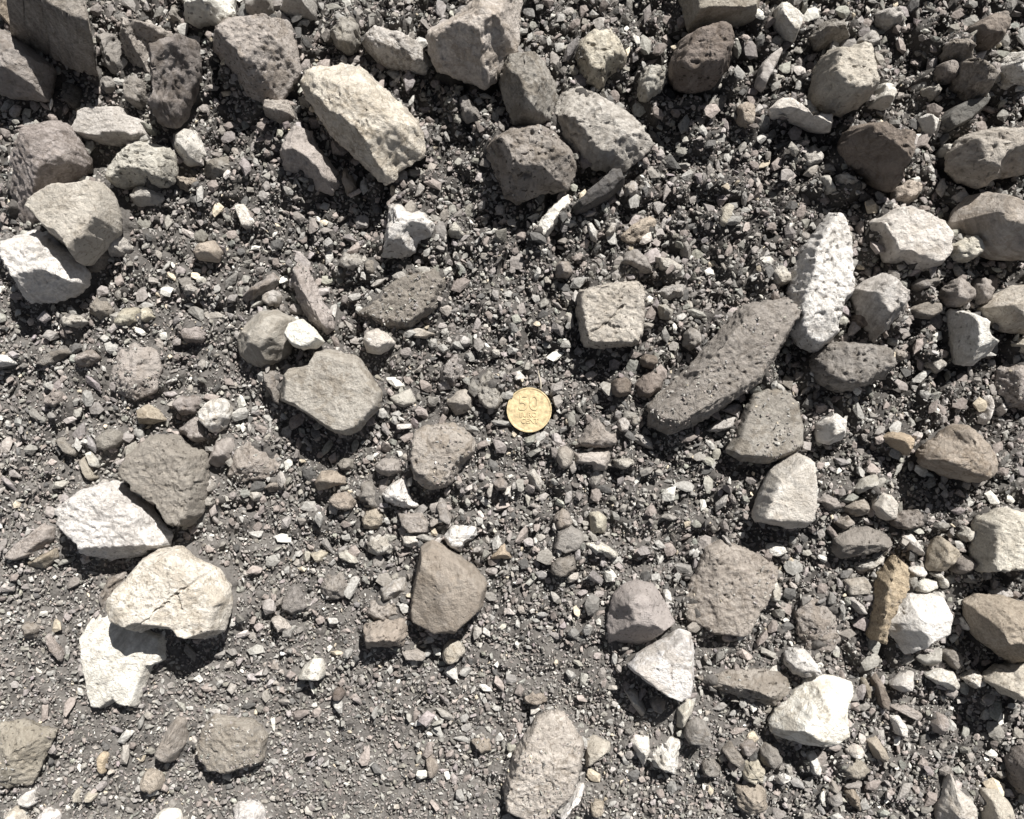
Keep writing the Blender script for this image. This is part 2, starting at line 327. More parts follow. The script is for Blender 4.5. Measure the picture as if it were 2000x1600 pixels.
# ------------------------------------------------------------------ the stones
# label | name | colour | surface | height in mm | options | outline in photo pixels (or: o cx cy length width angle)
# options: e sunk in the ground, r rounded, l slab, d= grit lying on it, u= lifted onto a neighbour (mm),
#          f= facet (pivot x, y, direction it falls, slope), k= crack, t= tilt of the top (direction, slope)
PAL = {'wh': (.71, .70, .67), 'cr': (.60, .575, .525), 'pc': (.56, .525, .465), 'lg': (.46, .445, .418), 'mg': (.355, .335, .31), 'gr': (.30, .285, .266),
       'dg': (.12, .117, .113), 'be': (.48, .45, .405), 'ta': (.395, .352, .298), 'bn': (.30, .265, .225), 'br': (.265, .245, .225),
       'pk': (.36, .332, .308), 'rd': (.22, .19, .17), 'ol': (.33, .305, .268), 'or': (.46, .385, .29), 'ye': (.48, .452, .385)}
STONES = '''
big block in the top corner showing a broad dark shaded face|stone|br|g|40|e v sh=.43,.20 t=300,.1|20,-40 22,78 100,112 150,140 192,150 172,40 150,-40
pinkish stone with brown underside at the edge below the dark-faced block|stone|pk|g|24|f=40,135,100,1.8|-25,60 0,50 40,75 96,125 88,150 82,190 0,182 -25,170
yellowish tan stone cut by the frame in the top corner|stone|ta|g|20||-25,-25 22,-25 24,60 0,32 -25,30
brown stone with a dark lower face leaning on the upright stone|stone|pk|g|24|f=262,66,125,1.7|228,30 262,36 300,44 332,58 322,76 292,86 284,140 262,136 240,112 228,62
upright brown stone with an orange-tan flank|stone|br|g|34|f=335,110,10,1.2 f=320,200,80,1.4|290,100 310,80 345,64 376,70 379,100 373,140 352,190 342,216 325,242 300,236 288,190 282,122
small grey stone wedged under the dark-faced block|stone|gr|p|14|f=210,100,100,1.2|185,66 210,62 228,66 229,84 240,115 248,141 215,140 195,120 188,88
small black pebble in the shade under the top corner block|pebble|dg|p|12|r|o 140 186 56 40 70
grey pebble in the shade just above the pale grey slab|pebble|gr|p|9|r|o 213 164 40 34 20
grey knobbly pebble beside the foot of the upright brown stone|pebble|gr|p|14|r|240,160 265,148 286,160 290,190 275,210 248,202
pale grey slab with ragged shelly edge above the pitted stone|stone|lg|s|16|l t=95,.08|140,262 142,245 150,225 170,213 242,209 252,225 285,235 292,268 252,279 215,281 160,272
large brown grainy boulder behind the beige stone|stone|pk|g|32|r f=60,300,150,.9|15,300 40,255 75,232 100,225 135,240 142,265 162,290 162,330 125,352 80,395 60,432 20,432 4,410 2,360 20,330
pale pitted stone below the pale grey slab|stone|lg|p|22|r|205,352 225,310 240,285 265,273 310,278 332,285 341,310 338,342 330,360 290,362 250,357 225,367
smooth whitish pebble touching the pale pitted stone|pebble|wh|s|15|f=372,300,100,1.3|332,282 335,258 352,249 378,250 390,275 399,300 386,318 362,321 345,306
small brown-grey stone below the smooth whitish pebble|pebble|gr|p|11|f=430,330,120,1.2|395,330 415,308 440,302 456,320 441,346 410,359
tiny tan pebble between the pale pitted stone and grit|pebble|ta|g|8||o 365 357 48 30 15
crumbly light grey stone under the pale pitted stone|pebble|lg|p|9||250,381 270,358 300,365 321,386 300,399 265,401
white stone cut by the top edge beside the pinkish block|stone|wh|g|20|t=90,.15|362,-25 452,-25 453,30 430,43 400,36 372,41 356,34
dark grey stone cut by the top edge above the pinkish block|stone|gr|s|16||475,5 485,-25 530,-25 537,20 510,36 480,33
large pinkish grainy block beside the pale oblong stone|stone|pk|g|32|f=435,110,140,1.6 f=545,175,75,1.2|406,85 412,50 430,36 562,31 575,85 581,135 541,190 505,196 480,181 440,130
small grey clod stone squeezed above the upright brown stone|pebble|gr|p|10||340,4 358,20 355,46 331,47 323,34
light stone cut by the top edge with a dark hollow below|stone|lg|g|17|f=585,18,80,1.6|540,20 558,-22 617,-22 613,31 590,29 560,26
large pale oblong stone, the longest pale stone near the top|stone|pc|g|27|f=735,200,-32,.42 f=752,322,78,1.6 f=620,200,148,.9|580,150 590,128 615,118 700,118 770,185 816,227 829,270 827,300 776,326 771,346 750,355 735,346 640,256 590,181
light grey speckled stone above the pale oblong stone|stone|lg|p|20|r f=770,105,100,.8|703,76 715,55 745,47 770,57 800,70 832,92 841,131 820,137 790,129 740,121 718,100
grey grainy stone beside the light speckled stone|stone|gr|p|15|r d=.3|640,62 660,35 690,30 706,60 691,101 660,96
cream-tan block at the top edge with shaded underside|stone|be|g|36|f=900,112,95,1.8 f=990,60,20,.9|830,52 840,40 890,15 930,-22 1022,-22 1014,60 1009,90 986,110 966,146 945,161 915,147 870,131 845,121 831,86
grey stone leaning under the cream-tan top block|stone|gr|g|28|f=1000,160,178,2.2 f=1050,200,80,.9|985,104 1050,97 1065,114 1083,145 1091,180 1076,226 1040,241 1003,237 985,192 974,150
small pinkish stone with a shadow gap beneath, beside the pale oblong|pebble|pk|g|13|f=545,215,95,1.7 u=2|511,217 520,189 560,192 576,226 546,237 515,222
pinkish stone tucked below the pale oblong stone|stone|pk|g|22|f=590,330,105,1.3|541,292 555,258 575,240 605,250 613,275 641,310 656,330 665,352 645,376 615,367 580,337 549,327
small tan pebble at the tip of the stone below the pale oblong|pebble|ta|g|9||660,346 672,324 691,350 696,371 675,380
small grey pebbly stone between pale oblong and leaning grey stone|pebble|gr|g|10||892,192 912,183 931,210 936,231 910,237 894,216
dark brown crumbly stone under the leaning grey stone|stone|br|p|30|f=1030,320,95,1.5 f=980,320,150,1.4 d=.25|944,286 960,262 1000,240 1055,234 1092,255 1122,290 1130,330 1112,366 1060,372 1010,394 984,377 963,326
large pale grey stone dotted with black pits|stone|lg|p|20|f=1120,290,120,1.0 t=80,.1|1078,216 1100,170 1130,161 1165,174 1200,194 1240,224 1266,254 1282,276 1271,292 1246,312 1225,331 1195,332 1160,326 1130,301 1104,271 1078,246
dark grey slate tilted against the pale pitted stone|stone_flake|dg|s|17|l u=4 f=1165,372,60,.9|1117,402 1140,380 1195,331 1211,329 1223,356 1190,386 1145,412 1125,416
yellowish lumpy stone near the top, beside gritty soil|stone|ye|p|22|r d=.2|1124,86 1150,60 1195,57 1216,80 1231,110 1216,129 1190,141 1180,171 1150,166 1134,141 1119,116
small grey stone between the yellowish lump and dark boulder|pebble|lg|p|16|f=1280,165,90,1.2|1249,150 1255,131 1290,129 1306,155 1291,176 1265,193 1249,189
dark reddish boulder near the top casting a deep shadow|stone|rd|p|34|r f=1345,110,160,1.4 f=1370,135,95,1.3|1315,100 1330,70 1360,55 1395,44 1420,54 1434,85 1431,120 1411,150 1380,166 1345,171 1314,151 1309,121
smooth olive-grey stone cut by the top edge|stone|ol|s|22|l f=1420,28,90,1.2|1328,-22 1492,-22 1482,31 1436,43 1375,43 1346,51
small tan pebble alone in dark grit near the top|pebble|ta|p|10|r|1439,216 1450,194 1470,199 1481,225 1466,251 1445,246
small light pebble touching the tip of the tilted slate|pebble|lg|g|9||1219,361 1240,349 1251,375 1236,391 1220,382
bluish-white slanting splinter below the dark crumbly stone|stone_flake|wh|g|11|l|1111,378 1114,400 1092,430 1067,466 1045,461 1050,435 1075,405 1095,385
pale wedge-shaped stone near the top beside gritty soil|stone|wh|s|15|l f=1535,55,150,1.2|1516,12 1530,11 1568,45 1556,76 1540,71 1516,36
pale grey splinter slanting above the dark hollow|stone_flake|lg|s|10|l|1484,130 1500,110 1525,91 1531,100 1511,140 1491,176 1477,166
pale cream pitted boulder, roundest one near the top|stone|be|p|33|r f=1640,190,95,1.0|1603,110 1625,88 1650,92 1665,84 1690,90 1709,120 1716,160 1706,190 1680,206 1640,216 1609,206 1591,181 1594,146
small grey pebble above the cream pitted boulder|pebble|lg|g|11|r|1674,79 1695,60 1713,65 1721,91 1700,97 1679,89
small bright white pebble beside the cream pitted boulder|pebble|wh|s|14|f=1715,190,150,1.3|1718,161 1741,170 1751,190 1739,209 1701,206 1709,180
bent pale flake below the cream pitted boulder|stone_flake|cr|s|14|l f=1560,222,110,1.4|1504,210 1520,193 1545,195 1570,215 1582,228 1629,224 1626,256 1600,251 1570,237 1535,222 1509,223
reddish-brown block with a dark lower flank|stone|rd|g|36|f=1712,290,128,1.8|1656,250 1670,238 1710,231 1726,250 1761,255 1786,285 1781,320 1767,346 1756,367 1735,356 1700,326 1669,311 1654,276
dark slate flake near the stone heap at the top corner|stone_flake|dg|s|15|l t=60,.25|1834,236 1850,215 1890,195 1929,189 1921,215 1891,241 1850,261 1837,251
bright white drop-shaped pebble beside the dark slate flake|pebble|wh|s|11||1799,228 1815,219 1831,232 1826,261 1815,270 1807,250
large pinkish-brown stone at the edge below the dark slate flake|stone|pk|p|30|f=1930,318,110,1.5|1864,291 1880,265 1910,250 1960,241 2022,246 2022,332 1960,342 1930,362 1890,347 1866,321
small light grey pebble above the dark slate flake|pebble|lg|p|10||o 1823 178 36 32 10
tall crumbly grey stone in the heap at the top corner|stone|br|p|26|f=1900,150,100,1.2 d=.25|1854,81 1870,65 1890,75 1906,110 1931,130 1946,165 1936,186 1905,191 1880,166 1869,136 1877,112 1857,100
small brown pebble against the tall crumbly grey stone|pebble|br|p|14|r|o 1852 140 54 42 10
white stone with brown underside cut by the edge near the top|stone|wh|g|22|f=1985,138,120,1.6|1959,120 1985,96 2022,93 2022,168 1965,167 1952,141
brown rounded stone in the top corner heap|stone|rd|p|24|r f=1930,60,100,1.2|1880,61 1915,35 1955,29 1963,60 1946,96 1910,92
grey stone with dark side in gritty soil near the top corner|stone|lg|p|14|f=1742,30,120,1.4|1716,20 1735,12 1768,22 1764,45 1735,54 1718,42
grey lumpy stone just above the cream pitted boulder, shaded below|stone|gr|p|16|f=1620,62,95,1.6|1584,66 1610,39 1650,44 1663,70 1640,82 1600,87
light pebble standing out in grit beside the reddish-brown block|pebble|lg|p|9|r|1561,301 1590,281 1613,300 1606,321 1570,327
light ragged pebble below the foot of the reddish-brown block|pebble|lg|g|10||1631,341 1655,334 1671,350 1697,360 1681,374 1649,371
thin pale pebble beside the ragged one below the reddish block|pebble|lg|s|8||1601,345 1620,339 1636,376 1619,377
squarish tan pebble under the reddish-brown block|pebble|ta|p|12||1749,366 1775,349 1798,360 1796,386 1770,399 1744,391
white-capped grey stone at the edge beside the broad cream stone|stone|pk|s|32|f=1950,425,105,1.5 f=1900,410,170,1.1|1867,431 1880,400 1905,375 1940,367 1980,380 2022,395 2022,503 1960,503 1925,486 1889,456
small grey pebble beside the large pinkish-brown edge stone|pebble|lg|s|9||o 1850 292 28 24 70
beige flat-topped stone overlapping the white stone at the edge|stone|be|s|28|u=8 l f=195,468,48,1.9|61,411 80,385 110,367 150,357 190,349 209,370 223,415 223,446 206,466 181,491 160,516 144,511 124,481 94,461 70,431
bright white stone with a shaded grey lower face|stone|wh|g|28|f=85,548,72,1.8|6,481 25,455 50,447 85,449 106,470 141,495 159,530 159,553 131,576 85,589 49,588 29,571 27,550 17,530 8,510
brown stone in the shadow under the beige flat-topped stone|stone|br|g|12||148,508 205,470 209,501 196,526 170,531
small pale pebble beside the point of the beige flat-topped stone|pebble|lg|g|11|f=232,482,95,1.2|207,486 215,466 240,462 254,485 241,501 212,499
small tan-topped pebble alone in grit above the round olive pebbles|pebble|ta|s|13|f=402,490,90,1.7|373,491 390,471 415,467 432,490 421,511 385,507
larger of the touching pale yellow pebbles|pebble|ye|g|10||221,626 235,601 270,599 272,631 245,640 224,637
smaller of the touching pale yellow pebbles|pebble|ye|s|9||273,603 286,599 304,620 286,632 273,629
light speckled pebble below the white stone's shadow|pebble|lg|g|8||117,625 128,614 150,615 167,627 150,639 122,640
pinkish crumb beside the white stone's shadow|pebble|pk|g|10||170,608 184,580 203,588 217,604 212,617 190,624
white brick-shaped sliver in grit near the crumbly pale stone|stone_flake|wh|s|8|l|457,402 475,397 501,435 490,447 474,446
white chip at the edge below the white stone|pebble|wh|s|8||-20,688 20,691 30,711 0,717 -20,717
pinkish wedge pebble with shaded lower edge, in fine grit|pebble|pk|g|10|f=165,703,95,1.3|146,691 175,681 192,700 165,717 149,717
thin grey-pink flake beside the pinkish wedge pebble|stone_flake|gr|g|7|l|64,712 90,690 130,679 138,690 110,706 95,717
dusty brown pebble in fine grit above the grey flakes|pebble|pk|g|8|r|o 105 780 44 34 -30
pinkish pebble leaning on the white chalky pebble|pebble|pk|g|11||335,790 350,772 385,773 393,790 385,808 350,812
white chalky pebble beside the reddish wedge pebble|pebble|wh|g|17|r|387,806 405,785 425,774 446,785 451,815 431,841 412,849 394,826
brownish square pebble in fine grit|pebble|pk|g|8|d=.2|349,650 358,632 388,634 401,655 392,670 360,668
light grey pebble beside tiny white crumb|pebble|lg|g|8||352,560 370,552 392,566 385,580 360,578
tiny white crumb in grit near the pinkish slim flake|pebble|wh|s|6||o 391 549 22 20 30
broad dusty pink stone sunk in fine grit|stone|pk|g|7|e d=.75|215,735 225,690 255,670 300,680 312,720 300,765 260,785 228,770
white-cream angular stone pointing up at the centre|stone|wh|g|22|f=812,456,75,1.8 f=790,450,120,.35|756,394 780,392 800,407 825,409 848,435 841,459 815,466 808,491 780,501 741,498 749,470 754,430
small grey stone below the white-cream angular stone|pebble|lg|p|11||659,516 670,492 700,494 708,515 696,529 675,531
small dark brown pebble beside the small grey stone|pebble|br|g|8||o 722 523 34 26 80
long grey-brown stone slanting down to the white wedge|stone|pk|p|17|d=.3 f=590,560,160,.8|567,521 580,507 596,520 611,550 631,590 649,615 652,641 636,653 600,626 574,581 568,546
broad dust-covered brown slab half buried above the centre|stone|br|g|10|e l d=.85|695,612 740,570 790,535 850,524 871,550 851,602 800,642 760,642 718,622
pinkish slim flake above the grey stone with white wedge|stone_flake|pk|g|12|f=510,565,110,1.4|470,577 500,550 530,529 546,545 531,566 500,582 473,592
round grey pebble between slim flake and long stone|pebble|lg|p|10|r|o 531 583 42 38 0
grey stone carrying a white wedge on its shoulder|stone|mg|s|22|f=520,690,95,1.6|457,662 475,630 500,605 535,602 571,618 577,640 562,691 541,706 505,719 480,709 460,691
white wedge lying on the grey stone|stone|wh|s|13|u=14 l|552,656 565,630 590,621 611,640 633,666 615,681 590,683 569,676
large flat grey stone, the broadest near the coin|stone|mg|s|19|l u=2 t=100,.08|546,746 560,720 600,710 615,685 640,679 700,696 746,765 743,796 700,841 675,851 650,846 575,796 543,781
brown wedge under the rim of the large flat grey stone|stone|br|g|10||509,724 532,724 552,740 556,770 549,797 530,781 515,751
cream block with a rusty flank between flat grey and centre|pebble|cr|s|17|f=722,672,150,1.8 f=745,670,60,.6|705,663 712,648 735,639 755,650 771,668 756,683 738,693 715,687
flat grey pebble touching the coin's upper rim|pebble|gr|p|8|l|929,761 940,735 955,721 970,740 981,783 972,797 955,801 934,786
pinkish two-tone pebble beside the flat grey pebble|pebble|pk|s|11|f=897,787,110,1.0|871,786 890,765 910,757 926,772 921,801 890,813
light chip above the dusty mound at the coin|pebble|lg|s|8||759,776 800,759 814,785 791,797 769,792
rough grey clod between cream block and flat grey pebble|pebble|gr|p|12|d=.3|854,746 865,710 890,684 906,700 906,736 885,757
tiny round pebble above the rough grey clod|pebble|lg|s|8|r|o 907 667 27 24 30
pinkish flat chip above the tiny round pebble|pebble|pk|s|8|l|798,642 825,640 851,652 835,662 806,660
grey pebble beside the white-cream angular stone|pebble|lg|p|11|f=890,452,90,1.3|874,451 888,431 906,455 896,466 880,463
tiny bluish crumb alone above the centre|pebble|lg|s|6||o 968 690 20 18 0
square pinkish-tan stone with fine cracks above the coin|stone|be|g|24|l v k=1146,654,1185,629 k=1185,629,1212,643 k=1128,614,1153,617 k=1185,629,1215,600 t=95,.06|1127,581 1133,565 1180,552 1245,545 1256,560 1261,610 1259,650 1246,676 1200,679 1142,679 1132,650 1126,610
small pink cube above the square pinkish-tan stone|pebble|pk|s|12|f=1100,532,95,1.4|1082,521 1092,509 1112,509 1121,530 1111,543 1087,541
striped grey stone above the square pinkish-tan stone|pebble|gr|g|12|f=1245,515,120,1.1|1214,512 1222,493 1240,484 1265,499 1276,531 1255,532 1230,522
pale flake joining the striped grey stone|stone_flake|lg|s|9|l|1276,499 1310,504 1337,520 1326,536 1290,526
light oblong pebble beside the square pinkish-tan stone|pebble|lg|g|10||1278,571 1310,555 1341,554 1336,576 1300,590
grey pebble below the light oblong pebble|pebble|lg|g|11|f=1300,605,110,1.2|1281,593 1300,592 1317,606 1310,624 1290,622
long brown slab, the longest stone at the centre|stone|br|g|28|l f=1310,812,118,1.8 f=1470,745,62,1.6 d=.3|1264,793 1332,733 1455,592 1538,576 1562,600 1556,642 1492,747 1362,832 1312,853 1268,832
reddish pebble beside the end of the long brown slab|pebble|rd|s|13|r|1193,757 1200,738 1222,734 1236,748 1232,770 1212,778 1198,772
larger reddish pebble touching the long brown slab|pebble|rd|g|15|r|1238,752 1255,732 1275,722 1297,740 1294,762 1270,779 1246,774
reddish pebble just below the square stone's corner|pebble|rd|s|12|f=1268,708,100,1.3|1250,701 1262,690 1283,693 1287,710 1272,722 1256,716
yellow-stained flat stone in dark grit above the square stone|stone|ta|g|8|e d=.45|1213,460 1235,435 1268,420 1287,428 1278,450 1250,470 1225,474
pale upright sliver in dark grit above the long brown slab|stone_flake|ye|s|9|l|1403,438 1410,405 1424,396 1434,404 1426,428 1414,445
white chip above the pink cube|pebble|wh|s|7||1143,436 1156,433 1167,452 1166,472 1155,468
white-edged chip beside the white chip|pebble|lg|s|7||1180,455 1192,433 1207,436 1200,456 1186,462
slim grey pebble in dark grit|pebble|gr|s|8||1325,472 1340,466 1351,490 1346,508 1333,500
grey rounded clod at the upper rim of the long slab|pebble|gr|p|10|d=.3|1335,655 1350,638 1370,648 1370,672 1350,684 1336,675
tall bright white stone tapering to a point|stone|wh|g|27|l f=1580,500,178,.8 f=1600,610,95,.4|1546,561 1558,520 1575,480 1600,445 1625,412 1640,414 1653,440 1659,500 1661,560 1651,600 1641,640 1632,668 1600,692 1562,672 1546,641 1542,600
broad flat cream stone with a small hole|stone|cr|s|22|l k=1775,498,1800,515 k=1727,420,1745,445|1701,431 1730,410 1760,401 1800,411 1845,435 1860,450 1848,480 1856,501 1841,521 1805,530 1780,522 1760,512 1734,510 1724,480
cream knob joined to the broad cream stone's corner|pebble|cr|g|16|r f=1885,490,95,1.0|1849,479 1880,461 1900,456 1913,475 1914,501 1890,514 1859,507
white pitted stone with a wide grey shaded flank|stone|lg|p|30|f=1718,588,150,1.7 f=1752,610,70,1.6|1678,561 1705,540 1740,526 1756,550 1784,590 1771,621 1741,646 1715,664 1703,641 1688,616
white angular stone at the edge, below the brown pebbles|stone|wh|s|22|f=1935,665,60,1.5 f=1884,650,175,1.5|1864,601 1890,604 1921,620 1931,645 1946,655 1955,665 1946,686 1910,714 1879,712 1873,680 1870,640
grey pitted boulder below the white tapering stone|stone|gr|p|28|r f=1660,740,95,1.2|1588,701 1605,675 1640,664 1700,669 1736,675 1747,710 1736,737 1700,752 1660,767 1619,762 1596,736
rosy brown rounded pebble beside the white angular edge stone|pebble|pk|g|17|r|1843,571 1860,545 1880,539 1901,560 1901,586 1875,602 1849,591
second rosy pebble squeezed against the first|pebble|pk|g|16|r|1898,560 1908,541 1928,546 1936,568 1930,592 1912,597 1903,582
pale pinkish stone cut by the edge beside the rosy pebbles|stone|be|s|26|f=1960,615,120,1.2|1924,601 1950,575 1985,556 2022,552 2022,652 1970,647 1944,627
pinkish grey stone cut by the edge below the white angular stone|stone|pk|p|16|d=.2|1953,721 1975,704 2022,698 2022,804 1970,793 1954,761
reddish pebble between the tapering and the pitted stone|pebble|rd|p|10||1660,622 1676,610 1700,612 1708,630 1695,643 1668,640
grey-brown pebble below the broad cream stone|pebble|gr|g|10||1785,555 1800,541 1832,540 1842,553 1820,566 1792,568
brown flake between the grey-flanked stone and white angular one|stone_flake|br|s|9|l|1776,604 1800,590 1834,592 1840,610 1815,624 1788,618
slim white chip above the tan rounded stone|pebble|wh|s|11||1913,812 1919,772 1934,768 1942,800 1932,831 1915,827
second slim white chip above the tan rounded stone|pebble|wh|s|9||1937,766 1954,769 1970,800 1957,817 1946,800
light round pebble just off the white tapering stone|pebble|lg|p|11|r|o 1525 540 46 42 20
light pebble in grit below the white angular edge stone|pebble|lg|p|10||o 1828 712 36 34 0
rosy chip above the grey pitted boulder's corner|pebble|pk|g|8||o 1756 692 38 24 20
yellow stone half in shadow at the edge|stone|ye|s|14||1980,672 1992,660 2022,658 2022,690 1990,690
large brownish grey stone above the white flaky stone|stone|ol|g|24|l f=300,985,130,.5 t=100,.06|229,931 265,865 290,849 340,849 361,870 398,886 402,930 391,1006 365,1031 330,1026 310,991 257,951
white flaky stone with a shaded lower edge|stone|wh|g|22|l f=250,1066,88,2.0|113,1036 119,1010 114,985 150,960 190,945 215,937 240,955 265,975 286,990 306,1020 332,1050 326,1071 292,1082 250,1093 200,1097 160,1087 148,1071 128,1051
large cream stone split by a diagonal crack|stone|cr|s|26|u=5 k=268,1226,310,1190 k=310,1190,340,1163 k=340,1163,398,1124 k=340,1163,352,1190 l f=225,1180,170,.6|213,1166 240,1130 270,1095 300,1075 345,1069 375,1095 420,1115 446,1150 447,1186 436,1237 395,1254 340,1237 290,1232 270,1242 245,1237 224,1227 211,1200
near-white slab lying under the cracked cream stone|stone|wh|s|12|l|178,1205 215,1185 235,1205 322,1238 321,1291 297,1301 266,1382 225,1371 205,1384 178,1381 163,1290 158,1240
purplish flake near the edge beside the white flaky stone|stone_flake|pk|s|9|l|8,1087 40,1055 80,1024 104,1030 101,1056 70,1082 30,1097
tan chip below the purplish flake|pebble|ta|s|9|f=80,1095,100,1.2|48,1100 75,1085 105,1071 110,1090 85,1112 54,1114
brown-grey pebble in fine grit beside the brownish grey stone|pebble|gr|g|10|r|184,860 200,842 225,836 238,852 232,872 205,884 190,878
reddish wedge pebble above the brownish grey stone|pebble|pk|g|14|f=375,850,90,1.2|344,841 375,811 390,820 407,856 380,865 360,852
tan pebble with a pale cap above the brownish grey stone|pebble|ta|s|11|f=290,818,95,1.2|263,803 285,789 305,799 322,821 290,830 267,827
thin grey flake in fine grit near the edge|stone_flake|gr|s|7|l|108,858 122,853 152,880 145,893 128,886
thin greenish flake beside the small white flake|stone_flake|ol|s|7|l|154,900 165,890 180,915 188,935 175,941 162,920
small white flake above the white flaky stone|stone_flake|wh|s|7|l|168,884 180,879 195,903 193,914 180,912
purplish pebble beside the brownish grey stone's corner|pebble|pk|s|12|f=432,890,90,1.2|405,893 420,859 450,854 457,880 451,902 420,914 404,907
wide dusty pink patch of stone sunk beside the purplish pebble|stone|pk|g|7|e d=.6|442,932 455,880 490,859 531,869 547,910 521,937 470,942
small white chip in fine grit below the sunk pink stone|pebble|wh|s|7||o 496 967 30 24 20
small grey pebble against the brownish grey stone's flank|pebble|lg|g|8|r|o 408 950 32 28 60
tiny light pebble below that flank|pebble|lg|g|7|r|o 410 980 26 22 0
brown stone peeking out from under the cracked cream stone|stone|pk|g|10|e|188,1166 205,1130 242,1118 232,1150 215,1181 194,1202
tan cap-shaped pebble above a round tan pebble|pebble|ta|s|11|f=645,942,95,1.6|611,942 625,921 655,919 673,930 675,946 650,951 619,962
round tan pebble below the cap-shaped one|pebble|ta|g|11|r|640,978 652,963 676,960 695,975 692,992 675,1001 655,996
square pinkish pebble above the white three-cornered pebble|pebble|pk|g|13|f=757,918,95,1.4|731,911 745,896 780,896 785,921 760,932 733,923
white three-cornered pebble beside the dusty mound|pebble|wh|g|14||744,966 760,945 790,929 796,955 806,980 820,988 800,997 769,990 748,979
purplish-grey pebble between the tan and white pebbles|pebble|gr|g|9||697,975 705,945 725,938 742,965 745,990 728,997 712,985
tan-brown pebble below the purplish-grey one|pebble|ta|g|10|r|705,1015 715,995 738,990 750,1005 745,1028 725,1038 708,1032
pinkish flat chip above the brown kite-shaped stone|pebble|pk|s|9|l|776,1003 825,999 840,1020 836,1042 800,1044 783,1026
small white chip under the pinkish flat chip|pebble|wh|s|8||784,1050 800,1041 822,1044 822,1065 800,1072 787,1066
white ragged pebble above the brown kite-shaped stone|pebble|wh|p|13||864,1051 880,1028 910,1026 933,1024 937,1045 911,1062 900,1080 879,1072
large brown kite-shaped stone below the coin|stone|bn|s|22|l f=850,1110,165,.5 f=900,1100,-50,.45 t=100,.08|820,1068 842,1054 866,1068 931,1110 953,1140 941,1191 885,1242 860,1244 801,1217 798,1190 813,1110
dusty mound-like pinkish stone just below the coin|stone|pk|p|12|e r d=.72|792,900 800,850 830,829 890,824 926,850 932,880 901,911 880,951 840,962 808,941
slim grey pebble standing below the dusty mound|pebble|gr|s|9|l|851,985 860,969 873,985 883,1015 879,1027 859,1016
light grey squarish pebble above the grey paired pebbles|pebble|lg|g|9||715,1060 722,1042 750,1040 772,1065 762,1083 735,1087 718,1080
grey angular pebble beside the brown kite-shaped stone|pebble|lg|s|11||741,1151 765,1134 791,1129 795,1156 770,1172 744,1177
pale lens-shaped pebble in fine grit|pebble|lg|s|7|l|659,1080 675,1074 692,1085 702,1101 685,1100 665,1092
yellowish triangular chip in fine grit|pebble|ye|s|7||603,1082 625,1076 640,1080 632,1096 620,1102
white matchstick-like chip above the dusty mound|stone_flake|wh|s|6|l|773,829 803,828 804,838 775,840
grey-pink hump pebble in fine grit|pebble|gr|g|10|r|546,1192 555,1160 575,1139 591,1165 607,1190 570,1202
mottled pink pebble above the tan block|pebble|pk|g|9||713,1200 722,1175 750,1168 785,1180 790,1205 760,1214 730,1214
tan block with dark front below the mottled pink pebble|stone|ta|g|19|f=755,1246,90,2.2|706,1226 735,1214 790,1211 795,1246 782,1272 713,1277
pinkish three-cornered chip beside the kite-shaped stone|pebble|or|s|8||958,1092 975,1064 986,1061 1000,1092
rosy chip with a dark notch below the coin|pebble|pk|s|8||962,945 978,930 992,945 990,958 970,960
wide grey pebble in grit above the grey angular pebble|pebble|gr|g|8|e d=.2|622,1150 635,1125 665,1120 682,1145 670,1170 640,1175
small rosy pebble below the sunk pink stone|pebble|pk|g|7||510,950 525,940 560,938 556,955 525,962
dark brown lump in grit below the flat grey stone|pebble|gr|g|9||655,905 668,890 690,898 690,915 668,920
three-cornered pinkish-grey stone beside the coin|pebble|pk|g|14|f=1165,860,90,.8|1123,872 1140,845 1155,825 1170,817 1186,840 1207,845 1210,861 1196,874 1160,877
small pink cube below the coin|pebble|pk|s|12|r|1084,890 1090,874 1108,870 1121,880 1119,905 1106,919 1092,912
tan bar-shaped pebble beside the small pink cube|pebble|be|s|12|f=1155,905,95,1.6|1121,882 1191,876 1192,901 1184,921 1160,920 1155,910 1122,906
grey pebble past the end of the tan bar|pebble|lg|g|10||1197,898 1218,893 1238,897 1241,907 1220,918 1203,914
yellowish upright pebble above the pale boat-shaped chip|pebble|ye|s|10|f=1168,1030,95,1.1|1151,1003 1170,999 1186,1012 1183,1041 1155,1046
grey disc-like pebble above a darker one|pebble|gr|s|9|l|1080,1071 1090,1040 1115,1026 1137,1040 1142,1055 1126,1076 1105,1082
darker pebble under the grey disc-like pebble|pebble|br|g|11|r|1073,1111 1085,1092 1105,1083 1126,1085 1127,1111 1105,1130 1079,1127
pale boat-shaped chip beside the grey disc-like pebble|stone_flake|wh|g|10|f=1185,1078,100,1.2|1140,1062 1175,1061 1196,1072 1212,1086 1190,1092 1159,1084
pinkish jagged pebble above the grey disc-like pebble|pebble|pk|g|8||1081,1015 1098,992 1112,1000 1121,1022 1105,1035 1088,1038
large dusty pinkish stone with a step, beside the three-cornered white|stone|pk|g|9|l e d=.3 f=1408,1120,178,.6|1378,1071 1410,1056 1440,1064 1490,1084 1522,1110 1512,1151 1491,1191 1471,1231 1440,1246 1390,1237 1344,1211 1338,1176 1344,1150 1358,1121
grey-brown stone above the three-cornered white stone|stone|pk|s|24|f=1245,1215,95,1.4 f=1212,1190,170,1.2|1190,1201 1200,1165 1220,1145 1250,1136 1280,1144 1301,1175 1324,1221 1301,1237 1260,1267 1194,1272 1186,1230
light grey chip with ridge in grit below the coin|stone_flake|lg|s|8||1028,925 1043,914 1060,940 1057,962 1037,952
smooth grey stone with tiny holes beside the long brown slab|stone|gr|s|9|l e d=.3|1438,851 1455,800 1470,770 1500,756 1535,759 1561,785 1572,830 1572,871 1545,892 1500,907 1448,902 1418,882
